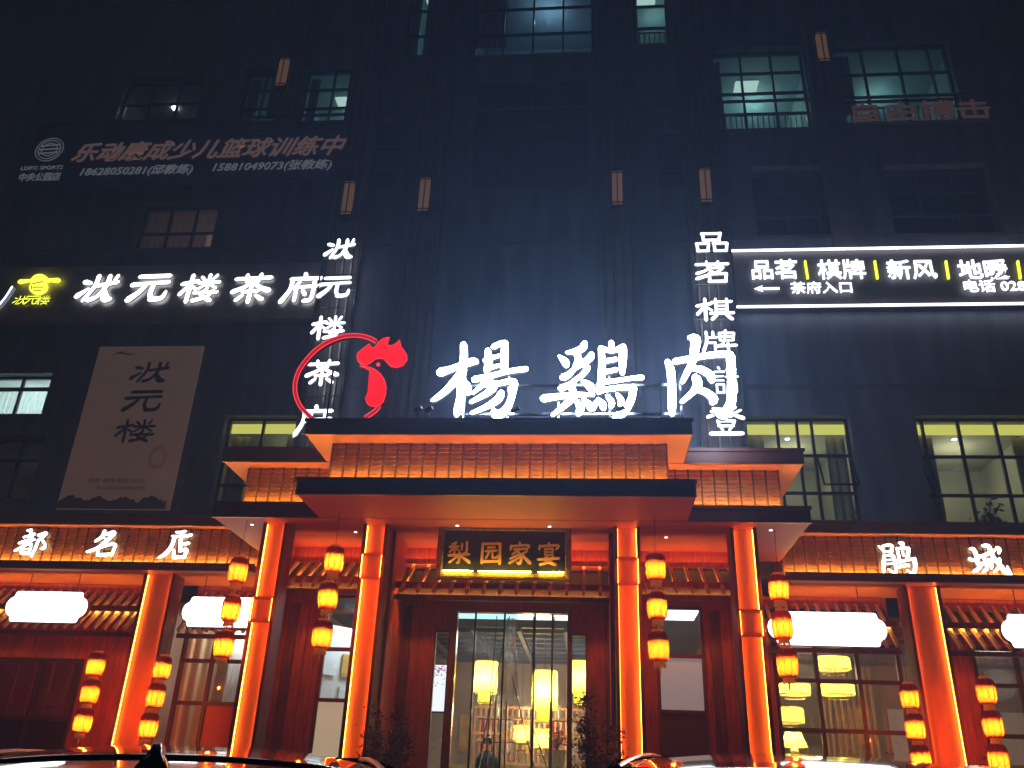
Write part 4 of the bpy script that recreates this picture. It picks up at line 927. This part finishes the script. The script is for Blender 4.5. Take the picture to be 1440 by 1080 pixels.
# ================================================================ unlit banners
bn = thing('basketball_banner', 'unlit navy banner with tan characters and phone numbers at the upper left', 'banner', (-10, 16.1, 15))
Y = 16.0; x0, x1 = P(42,222,Y).x, P(482,216,Y).x; z0, z1 = P(260,256,Y).z, P(260,186,Y).z
box('board', mat('navy_banner', (.05,.10,.30), .5, noise=.2), bn, x0, x1, Y, Y+.12, z0, z1)
TAN = mat('tan_lettering', (.8,.52,.42), .5, emis=(.6,.36,.28), es=.13); GRL = mat('grey_lettering', (.4,.4,.42), .5, emis=(.4,.42,.46), es=.2)  # faint glow put into the lettering to brighten the unlit banner
h = z1-z0
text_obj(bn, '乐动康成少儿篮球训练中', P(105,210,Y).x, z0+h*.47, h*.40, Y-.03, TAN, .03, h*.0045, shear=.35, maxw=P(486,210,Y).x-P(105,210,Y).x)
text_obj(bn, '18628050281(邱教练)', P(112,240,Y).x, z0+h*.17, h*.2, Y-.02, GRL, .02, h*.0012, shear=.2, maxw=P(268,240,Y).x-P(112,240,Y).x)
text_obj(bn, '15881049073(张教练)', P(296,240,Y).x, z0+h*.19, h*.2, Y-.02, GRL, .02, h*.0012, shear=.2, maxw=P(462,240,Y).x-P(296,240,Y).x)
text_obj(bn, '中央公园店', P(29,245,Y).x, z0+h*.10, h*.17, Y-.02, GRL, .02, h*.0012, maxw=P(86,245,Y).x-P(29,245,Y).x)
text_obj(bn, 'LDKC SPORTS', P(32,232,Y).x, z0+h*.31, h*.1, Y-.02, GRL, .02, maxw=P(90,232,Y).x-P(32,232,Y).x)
c = P(70,211,Y)
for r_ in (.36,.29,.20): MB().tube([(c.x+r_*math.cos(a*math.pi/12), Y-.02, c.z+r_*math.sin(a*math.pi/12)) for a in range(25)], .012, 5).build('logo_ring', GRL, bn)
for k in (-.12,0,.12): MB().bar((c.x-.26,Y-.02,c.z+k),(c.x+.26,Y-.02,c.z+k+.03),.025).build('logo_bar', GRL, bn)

ps = thing('tea_house_poster', 'tall beige poster with three dark brush characters on the left facade', 'poster', (-10.8, 16.2, 7))
Y = 16.22; x0, x1 = P(110,600,Y).x, P(262,600,Y).x; z0, z1 = P(158,716,Y).z, P(212,487,Y).z
pm = mat('poster_print', (.72,.50,.37), .6, noise=.10, scale=.8, emis=(.8,.48,.34), es=.06)  # weak emission added so the unlit sheet reads brighter
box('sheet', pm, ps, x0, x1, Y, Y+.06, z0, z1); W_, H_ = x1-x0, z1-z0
INK = mat('brown_ink', (.10,.055,.045), .6)
for i, k in enumerate(('zhuang','yuan','lou')): char_box(ps, G[k], x0+W_*.36, z1-H_*(.10+.185*i), W_*.36, H_*.145, Y-.006, INK, .004, widen=1.05)
FNT = mat('faded_ink', (.50,.34,.25), .6); LND = mat('ink_landscape', (.36,.26,.21), .7)
seal = MB()
for r_ in (.12,.09): seal.tube([(x0+W_*.80+r_*math.cos(a*math.pi/8)*1.6, Y-.004, z0+H_*.30+r_*2*math.sin(a*math.pi/8)) for a in range(17)], .008, 4)
seal.build('seal', FNT, ps)
text_obj(ps, '品茗 棋牌 茶艺 休闲', x0+W_*.22, z0+H_*.15, .12, Y-.003, FNT, .004, maxw=W_*.5); text_obj(ps, '状元楼茶府欢迎您', x0+W_*.3, z0+H_*.11, .1, Y-.003, FNT, .004, maxw=W_*.45)
rd = random.Random(5); hz = []
ptsl = [(x0+.01+W_*.99*i/40, z0+.01+H_*(.025+.035*abs(math.sin(i*.33))+.02*rd.random())) for i in range(40)]
MB().add([(x0+.005, Y-.003, z0+.005)]+[(a, Y-.003, b) for a, b in ptsl]+[(ptsl[-1][0], Y-.003, z0+.005)], [tuple(range(42))]).build('landscape', LND, ps)
MB().tube([(x0+W_*.14,Y-.003,z1-H_*.055),(x0+W_*.22,Y-.003,z1-H_*.04),(x0+W_*.30,Y-.003,z1-H_*.055),(x0+W_*.36,Y-.003,z1-H_*.05)], [.004,.03,.02,.004], 5).build('ink_flourish', FNT, ps)

# faded letters in front of the upper right window
gs = thing('faded_lettering_sign', 'unlit brown channel letters below the widest teal window at the upper right', 'sign', (9, 16.1, 14))
Y = 16.15; a, b = P(1190,155,Y).x, P(1382,150,Y).x; text_obj(gs, '自由搏击', a, P(1280,168,Y).z, (P(1280,140,Y).z-P(1280,168,Y).z)*1.02, Y, mat('faded_brown_letter', (.3,.17,.14), .5, emis=(.6,.3,.24), es=.07), .05, .0, maxw=b-a)  # slight emission put into the unlit letters to lift them
box('rail', STEEL, gs, a-.1, b+.1, Y+.02, Y+.05, P(1280,169,Y).z-.05, P(1280,169,Y).z)

# ================================================================ wing characters
wsL = thing('shop_name_letters', 'three white backlit brush characters on the tiled band of the left wing', 'sign', (-8.3, 15.4, 5.3))
wsR = thing('shop_name_letters', 'two white backlit brush characters on the tiled band of the right wing', 'sign', (6.3, 15.4, 5.3))
for st_, ox, oy, k, t in ((DU,10,735,18,wsL),(MING,110,735,18,wsL),(DIAN,210,735,18,wsL),(JUAN,1225,755,18,wsR),(CHENG,1350,755,16,wsR)):
    char_px(t, st_, ox, oy, k, 15.42, WHITEW, .05, widen=.86, side=RET)

# ================================================================ interior things
YSH = cloth_light('yellow_lamp_paper', (1,.86,.16), .1, (.8,.7,.2))
def pendant(px, py0, py1, wpx, Y, label, power=40, tier=True):
    c = P(px, (py0+py1)/2, Y); k = (c-Vector((0,0,CAMZ))).dot(FWD)/FPX; rr = wpx*k/2; h = P(px,py0,Y).z-P(px,py1,Y).z
    t = thing('pendant_lamp', label, 'lamp', (c.x, Y, c.z-h/2), 'yellow paper pendant lamps in the hall')
    MB().lathe([(rr*.92,h/2),(rr,h/2-.03),(rr,-h*.25),(rr*.92,-h*.25)], 24, (c.x,Y,c.z), cap=False).build('shade', YSH, t, smooth=False)
    if tier: MB().lathe([(rr*.6,-h*.25),(rr*.62,-h*.5),(rr*.55,-h*.5)], 24, (c.x,Y,c.z), cap=False).build('lower_shade', YSH, t)
    hoop = MB()
    for z in (h/2, -h*.25, -h*.5): r0 = rr*(1.01 if z > -h*.4 else .63); hoop.tube([(c.x+r0*math.cos(a*math.pi/10), Y+r0*math.sin(a*math.pi/10), c.z+z) for a in range(21)], .008, 4)
    hoop.build('hoop', mat('brass', (.5,.35,.12), .35, .8), t)
    MB().tube([(c.x,Y,c.z+h/2-.05),(c.x,Y,4.72)], .006, 5).build('cord', BLACKM, t)
    lamp('bulb', 'POINT', (c.x, Y, c.z+h*.1), power, (1,.84,.45), t, .06)
pendant(683, 931, 989, 33, 16.6, 'yellow paper pendant lamp left of centre behind the glass doors', 55)
pendant(766, 944, 1016, 36, 16.9, 'larger yellow paper pendant lamp right of centre behind the glass doors', 75)
pendant(816, 930, 990, 30, 16.4, 'yellow paper pendant lamp behind the narrow pane right of the doors', 45)
pendant(733, 1020, 1055, 22, 19.5, 'small distant yellow lamp low behind the doors', 22, False); pendant(763, 1025, 1062, 24, 19.2, 'small distant yellow lamp beside another, low and right behind the doors', 24, False)
pendant(1171, 925, 948, 48, 18.6, 'wide yellow lampshade in the middle column of the right wing window', 35, False)
pendant(1178, 962, 983, 46, 18.0, 'flat yellow drum lampshade lower in the middle column of the right wing window', 30, False)
pendant(1117, 962, 982, 44, 18.3, 'yellow drum lampshade in the left column of the right wing window', 30, False)
pendant(1105, 996, 1024, 50, 18.8, 'yellow conical lampshade low in the left column of the right wing window', 30, False)
tl = thing('table_lamp', 'yellow shaded table lamp at the bottom left of the right wing window', 'lamp', (3.6, 17.4, FZ))
c = P(1116, 1040, 17.4)
MB().lathe([(.13,.14),(.24,-.13)], 20, c, cap=False).build('shade', YSH, tl); MB().lathe([(.05,-.13),(.1,-.25),(.07,-.4),(.12,-.5),(.12,-.52)], 14, c).build('base', mat('yellow_glaze', (.7,.6,.15), .3), tl, smooth=True)
lamp('bulb', 'POINT', c, 30, (1,.84,.45), tl, .05)
box('side_table', WOODD, dr, c.x-.4, c.x+.4, 17.1, 17.7, c.z-.58, c.z-.52)
# reception counter
rc = thing('reception_counter', 'low reception counter with a lit yellow top behind the glass doors', 'counter', (-1.4, 16.9, FZ))
box('counter_body', LAT, rc, -2.5, -.3, 16.7, 17.3, FZ, P(700,1078,17).z-.06); box('counter_top', mat('counter_stone', (.55,.5,.2), .2), rc, -2.55, -.25, 16.65, 17.35, P(700,1078,17).z-.058, P(700,1078,17).z)
lamp('face_fill', 'AREA', (-1.5, 15.75, 3.1), 16, (1,.85,.4), rc, 1.2)  # unseen lamp added before the counter to light the person's face
leafy('flower_arrangement', 'red flower arrangement standing on the right end of the reception counter', 'flowers', -.62, 16.9, P(700,1078,17).z, .42, .2, 260, mat('red_petal', (.5,.03,.02), .5), 31, None, .05)
for k in range(7):
    box('wall_picture', (GOLDP, mat('red_scroll', (.45,.03,.02), .6), PAPER)[k % 3], hall, -3.1+k*.5, -2.8+k*.5, 21.84, 21.88, 2.5, 3.3)
for k in range(14): MB().lathe([(.04,0),(.045,.16),(.02,.2),(.02,.26)], 8, (-2.3+k*.15, 19.6, 2.205+.45*(k % 3))).build('bottle', mat('bottle_glaze', (.5,.35,.2) , .2), hall)
tv = thing('pink_flower_poster', 'glowing white poster with pink blossoms behind the narrow pane left of the doors', 'poster', (-2.6, 15.9, 2.5))
x0, x1, z0, z1 = rect(600, 935, 632, 1000, 15.9); box('panel', emit('poster_light', (.95,.95,1), 1.6), tv, x0, x1, 15.9, 15.93, z0, z1)
rd = random.Random(11); bl = MB()
for k in range(60): 
    x, z = rd.uniform(x0+.03,x1-.03), z1-abs(rd.gauss(0,.14))-.02; bl.lathe([(.022,0),(.014,.012)], 5, (x, 15.885, z))
bl.build('blossoms', mat('pink_blossom', (.6,.05,.25), .6, emis=(.9,.1,.4), es=.3), tv, kind='stuff')
box('panel_frame', FRAME, tv, x0-.03, x1+.03, 15.931, 15.96, z0-.03, z1+.03)

# person behind the counter (upper body shows above the counter)
def person(x, y, z0, H, label):
    t = thing('person', label, 'person', (x, y, z0))
    V = [(0,0,.52),(0,0,.62),(0,.01,.72),(0,.005,.80),(0,0,.845),(0,0,.875),
         (.075,0,.795),(.098,.005,.78),(.118,.015,.65),(.10,-.07,.55),(.05,-.12,.56), (-.075,0,.795),(-.098,.005,.78),(-.118,.015,.65),(-.10,-.07,.55),(-.05,-.12,.56),
         (.05,0,.50),(.055,-.01,.28),(.055,.01,.05),(.06,-.07,.02),(-.05,0,.50),(-.055,-.01,.28),(-.055,.01,.05),(-.06,-.07,.02)]
    E = [(0,1),(1,2),(2,3),(3,4),(4,5),(3,6),(6,7),(7,8),(8,9),(9,10),(3,11),(11,12),(12,13),(13,14),(14,15),(0,16),(16,17),(17,18),(18,19),(0,20),(20,21),(21,22),(22,23)]
    RD = [.075,.07,.078,.06,.034,.03,.04,.036,.028,.022,.014,.04,.036,.028,.022,.014,.055,.038,.026,.02,.055,.038,.026,.02]
    me = bpy.data.meshes.new('body'); me.from_pydata([(a*H,b*H,c*H) for a,b,c in V], E, []); me.materials.append(mat('dark_jacket', (.02,.022,.03), .7))
    o = bpy.data.objects.new('body', me); COL.objects.link(o); o.parent = t
    sk = o.modifiers.new('skin', 'SKIN')
    for i, r in enumerate(RD): me.skin_vertices[0].data[i].radius = (r*H*1.15, r*H*.85); 
    me.skin_vertices[0].data[0].use_root = True
    ss = o.modifiers.new('sub', 'SUBSURF'); ss.levels = ss.render_levels = 2
    SKN = mat('skin', (.5,.32,.24), .5)
    hd = bmesh.new(); bmesh.ops.create_uvsphere(hd, u_segments=20, v_segments=14, radius=.5)
    for v in hd.verts:
        a = v.co; zz_ = a.z; w_ = .150*(1-.25*max(0,-zz_*2)**2); v.co = Vector((a.x*w_/.5*.5*1.0, a.y*.19, zz_*.235))
        v.co.x = a.x*w_
        if a.y < -.35 and abs(a.x) < .1 and -.14 < zz_ < .1: v.co.y -= .018*(1-abs(a.x)/.1)
    me = bpy.data.meshes.new('head'); hd.to_mesh(me); hd.free(); me.materials.append(SKN); me.shade_smooth()
    h = bpy.data.objects.new('head', me); COL.objects.link(h); h.parent = t; h.location = (0, -.01, H*.93)
    for s in (-1, 1):
        MB().lathe([(.0,-.006),(.011,0),(.0,.006)], 8, (s*.031, -.088, .012)).build('eye', mat('eye', (.02,.01,.01), .3), None).parent = h
        MB().lathe([(.0,-.03),(.012,0),(.0,.03)], 8, (s*.078, .0, .0)).build('ear', SKN, None).parent = h
    MB().bar((-.022,-.09,-.055), (.022,-.09,-.055), .008).build('mouth', mat('lips', (.35,.1,.09), .5), None).parent = h
    hr = bmesh.new(); bmesh.ops.create_uvsphere(hr, u_segments=18, v_segments=12, radius=.5)
    bmesh.ops.delete(hr, geom=[v for v in hr.verts if v.co.z < -.12 or (v.co.y < -.18 and v.co.z < .26)], context='VERTS')
    for v in hr.verts: v.co = Vector((v.co.x*.168, v.co.y*.21+.008, v.co.z*.262+.006))
    me = bpy.data.meshes.new('hair'); hr.to_mesh(me); hr.free(); me.materials.append(mat('black_hair', (.012,.01,.01), .45)); me.shade_smooth()
    g = bpy.data.objects.new('hair', me); COL.objects.link(g); g.parent = h
    MB().lathe([(.0,-.03),(.03,-.012),(.034,.01),(.02,.03),(0,.035)], 12, (0, .03, .145)).build('hair_bun', MATS['black_hair'], None, smooth=True).parent = h
    return t
hp = P(686, 1040, 16.35); person(hp.x, 16.35, FZ, (hp.z+.03-FZ), 'person in dark clothes with black hair tied up standing behind the plastic curtain')

# red-leaved shrubs before the entrance
MAP = mat('dark_red_leaf', (.10,.018,.012), .5, noise=.4, scale=9)
c = P(545, 1040, 13.0); leafy('red_shrub', 'dark red leafy shrub in a pot beside the left inner entrance column', 'shrub', c.x, 13.0, BZ, 1.75, .48, 2600, MAP, 21, 'red shrubs flanking the doors', .055, spread=1.1)
c = P(850, 1040, 13.2); leafy('red_shrub', 'dark red leafy shrub in a pot beside the right inner entrance column', 'shrub', c.x-.05, 13.2, BZ, 1.9, .42, 2600, MAP, 22, 'red shrubs flanking the doors', .055)
c = P(1215, 1060, 16.2); leafy('window_shrub', 'sparse shrub standing before the right wing window grid', 'shrub', c.x, 16.15, BZ, 1.45, .4, 700, mat('olive_leaf', (.07,.05,.02), .5), 23, None, .06)
c = P(1382, 1060, 16.2); leafy('window_shrub', 'dark shrub before the window at the right edge', 'shrub', c.x, 16.15, BZ, 1.3, .3, 600, mat('dark_green_leaf', (.03,.05,.02), .5), 24, None, .06)
c = P(472, 1055, 15.3); leafy('small_bush', 'small round bush at the foot of the left entrance bay window', 'shrub', c.x, 14.8, FZ, .75, .16, 500, mat('olive_leaf'), 25, None, .05)

# ================================================================ parked cars (slope plane z = .07 y)
def car(cx_, cy0, head, paint, label, H=1.45, glassroof=False, wide=1.):
    t = thing('parked_car', label, 'car')
    nrm = Vector((0, -.07, 1)).normalized(); f = Vector((math.sin(head), math.cos(head), 0)); f = (f-nrm*f.dot(nrm)).normalized(); r = f.cross(nrm).normalized()
    mtx = Matrix((r*wide, f, nrm)).transposed().to_4x4(); mtx.translation = Vector((cx_, cy0, .07*cy0)); t.matrix_world = mtx
    CG = mat('car_glass', (.01,.012,.014), .03, coat=1.)
    def part(mb, name, mt, par=None, smooth=False, bevel=0):
        o = mb.build(name, mt, None, smooth=smooth, bevel=bevel); o.parent = par or t; return o
    # lower body loft: stations (y, halfwidth, sill, shoulder, deck)
    ST = [(-2.28,.70,.38,.62,.80),(-2.18,.84,.28,.66,.98),(-1.7,.90,.24,.70,1.0),(-.9,.92,.24,.72,.95),(0,.93,.24,.72,.93),(.9,.92,.24,.72,.93),(1.35,.90,.24,.70,.92),(2.0,.84,.26,.62,.80),(2.25,.66,.34,.55,.64)]
    mb = MB(); n = 12; vs = []
    for y, hw, a, s, d in ST:
        sec = [(-hw*.86,a),(-hw,a+.12),(-hw,s),(-hw*.93,d-.05),(-hw*.75,d),(-hw*.25,d+.02),(hw*.25,d+.02),(hw*.75,d),(hw*.93,d-.05),(hw,s),(hw,a+.12),(hw*.86,a)]
        vs += [(x, y, z) for x, z in sec]
    fs = [(i*n+k, (i+1)*n+k, (i+1)*n+(k+1)%n, i*n+(k+1)%n) for i in range(len(ST)-1) for k in range(n)]+[tuple(range(n)), tuple(range((len(ST)-1)*n, len(ST)*n))[::-1]]
    mb.add(vs, fs); b = part(mb, 'body', paint, smooth=True)
    # greenhouse: windscreen, rear and side glass as one shell per face
    zb, zt = .95, H-.045
    GB = [(-.78,-1.95),(.78,-1.95),(.80,1.05),(-.80,1.05)]; GT = [(-.60,-1.35),(.60,-1.35),(.62,.30),(-.62,.30)]
    def quad(i, j, nm):
        a, b_ = GB[i], GB[j]; c_, d_ = GT[j], GT[i]
        m_ = MB(); N = 8; v2 = []
        for k in range(N+1):
            u = k/N; bul = math.sin(math.pi*u)*.05
            for v_ in (0, .5, 1):
                lo = Vector((a[0]+(b_[0]-a[0])*u, a[1]+(b_[1]-a[1])*u, zb)); hi = Vector((d_[0]+(c_[0]-d_[0])*u, d_[1]+(c_[1]-d_[1])*u, zt)); p = lo.lerp(hi, v_)
                out = Vector(((p.x)*(1 if nm == 'side_window' else 0), (p.y+.4)*(1 if nm != 'side_window' else 0), 0)).normalized()
                v2.append(p+out*(bul+math.sin(math.pi*v_)*.03))
        m_.add(v2, [(k*3+q, (k+1)*3+q, (k+1)*3+q+1, k*3+q+1) for k in range(N) for q in (0,1)]); return part(m_, nm, CG, smooth=True)
    quad(0,1,'rear_window'); quad(1,2,'side_window'); quad(2,3,'windscreen'); quad(3,0,'side_window')
    # crowned roof
    def roofz(x, y): return H-.055*(abs(x)/.64)**2.4-.035*((y+.5)/.9)**2
    def sheet(x0, x1, y0, y1, off, nm, mt, nx=20, ny=16):
        m_ = MB(); v3 = [(x0+(x1-x0)*i/nx, y0+(y1-y0)*j/ny, roofz(x0+(x1-x0)*i/nx, y0+(y1-y0)*j/ny)+off) for j in range(ny+1) for i in range(nx+1)]
        k0 = len(v3); v3 += [(x, y, z-.03) for x, y, z in v3]
        q = lambda j, i: j*(nx+1)+i
        fs = [(q(j,i), q(j,i+1), q(j+1,i+1), q(j+1,i)) for j in range(ny) for i in range(nx)]+[(k0+q(j,i), k0+q(j+1,i), k0+q(j+1,i+1), k0+q(j,i+1)) for j in range(ny) for i in range(nx)]
        for i in range(nx): fs += [(q(0,i), k0+q(0,i), k0+q(0,i+1), q(0,i+1)), (q(ny,i+1), k0+q(ny,i+1), k0+q(ny,i), q(ny,i))]
        for j in range(ny): fs += [(q(j+1,0), k0+q(j+1,0), k0+q(j,0), q(j,0)), (q(j,nx), k0+q(j,nx), k0+q(j+1,nx), q(j+1,nx))]
        m_.add(v3, fs); return part(m_, nm, mt, smooth=True)
    sheet(-.64,.64,-1.42,.36, 0, 'roof', paint)
    if glassroof: sheet(-.46,.46,-1.0,.2,.006,'sunroof', CG)
    CH = mat('chrome', (.7,.7,.72), .12, 1.)
    for s in (-1, 1): part(MB().tube([(s*.585, y, roofz(.585,y)+.018) for y in (-1.25,-1.0,-.6,-.2,.1,.25)], .009, 6), 'roof_rail', CH if not glassroof else mat('black_trim', (.02,.02,.02), .3))
    # shark-fin aerial near the back edge of the roof
    z = roofz(0,-1.15)
    if glassroof:
        m_ = MB(); prof = [(-.085,0,.036),(-.07,.032,.024),(-.045,.048,.018),(-.02,.052,.017),(.0,.048,.015),(.05,.02,.014),(.10,0,.02)]
        v4 = []
        for y, hh, ww in prof: v4 += [(-.04 if y < .05 else -.03, y-1.15, z-.012),(-ww, y-1.15, z+hh*.45),(-ww*.5, y-1.15, z+hh),(ww*.5, y-1.15, z+hh),(ww, y-1.15, z+hh*.45),(.04 if y < .05 else .03, y-1.15, z-.012)]
        m_.add(v4, [(i*6+k, (i+1)*6+k, (i+1)*6+k+1, i*6+k+1) for i in range(len(prof)-1) for k in range(5)]+[(0,1,2,3,4,5), tuple(range(36,42))[::-1]])
        part(m_, 'aerial_fin', mat('gloss_black', (.01,.01,.012), .08, coat=1.), smooth=True)
    TY = mat('tyre_rubber', (.02,.02,.02), .8); RM = mat('alloy_rim', (.4,.4,.42), .3, .9)
    for x in (-.80,.80):
        for y in (-1.4,1.38):
            wv = MB(); N = 24; s = 1 if x > 0 else -1
            for (r0, o0) in ((.0,0),): pass
            pr_ = [(.20,-.1),(.32,-.1),(.34,-.07),(.34,.07),(.32,.1),(.20,.1)]
            vv = []
            for rr, ox in pr_:
                for k in range(N): a = 2*math.pi*k/N; vv.append((x+ox, y+rr*math.cos(a), .34+rr*math.sin(a)))
            wv.add(vv, [(i*N+k, i*N+(k+1)%N, (i+1)*N+(k+1)%N, (i+1)*N+k) for i in range(5) for k in range(N)])
            wh = part(wv, 'wheel', TY, smooth=True)
            rm = MB()
            for k in range(5): a = 2*math.pi*k/5; rm.bar((x+s*.085, y, .34), (x+s*.085, y+.2*math.cos(a), .34+.2*math.sin(a)), .05, .03)
            ring_ = [(x+s*.08, y+.2*math.cos(k*math.pi/10), .34+.2*math.sin(k*math.pi/10)) for k in range(21)]; rm.tube(ring_, .015, 5); part(rm, 'rim', RM, wh)
    for s in (-1, 1):
        part(MB().box(s*.66-.14, s*.66+.14, -2.24, -2.17, .72, .84), 'tail_light', mat('tail_light_lens', (.25,.01,.01), .15), bevel=.02)
        part(MB().box(s*.62-.16, s*.62+.16, 2.08, 2.2, .60, .70), 'headlight', mat('headlight_lens', (.5,.5,.52), .1), bevel=.02)
        part(MB().box(s*.98-.09, s*.98+.09, .72, .84, .95, 1.08), 'door_mirror', paint, bevel=.03)
    part(MB().box(-.26,.26,-2.305,-2.285,.50,.64), 'number_plate', mat('blue_plate', (.02,.06,.3), .4))
    return t
def along(px, d, hoff=0):
    v = P(px, 1122+.0388*(px-720), 5.0); v.z = 0; v = v.normalized()*d; return v.x, v.y
P1 = mat('dark_maroon_paint', (.03,.012,.014), .12, .3, coat=1.); P2 = mat('black_paint', (.012,.012,.014), .1, .2, coat=1.)
fx, fy = along(305, 4.05); nx_, ny_ = along(238, 2.6); h1 = math.atan2(fx-nx_, fy-ny_)
car(fx-.30*math.sin(h1), fy-.30*math.cos(h1), h1, P1, 'dark glossy car with a shark-fin aerial at the lower left, only its roof showing', 1.45, True)
fx, fy = along(1130, 5.1); h2 = R(10)
car(fx-.30*math.sin(h2), fy-.30*math.cos(h2), h2, P2, 'black car with chrome roof rails at the lower right, only its roof showing', 1.47, wide=1.22)

# ================================================================ added haze volume standing in for lens glare round the signs
me = MB().box(-85, 85, -85, 85, -1.3, 36); hm = bpy.data.materials.new('glare_haze_volume'); hm.use_nodes = True; t = hm.node_tree; t.nodes.remove(t.nodes['Principled BSDF'])
pv = t.nodes.new('ShaderNodeVolumePrincipled'); pv.inputs['Color'].default_value = (.36,.56,1,1); pv.inputs['Density'].default_value = .0105; pv.inputs['Anisotropy'].default_value = .3
t.links.new(pv.outputs[0], t.nodes['Material Output'].inputs['Volume'])
me.build('glare_haze', hm, None, kind='stuff')
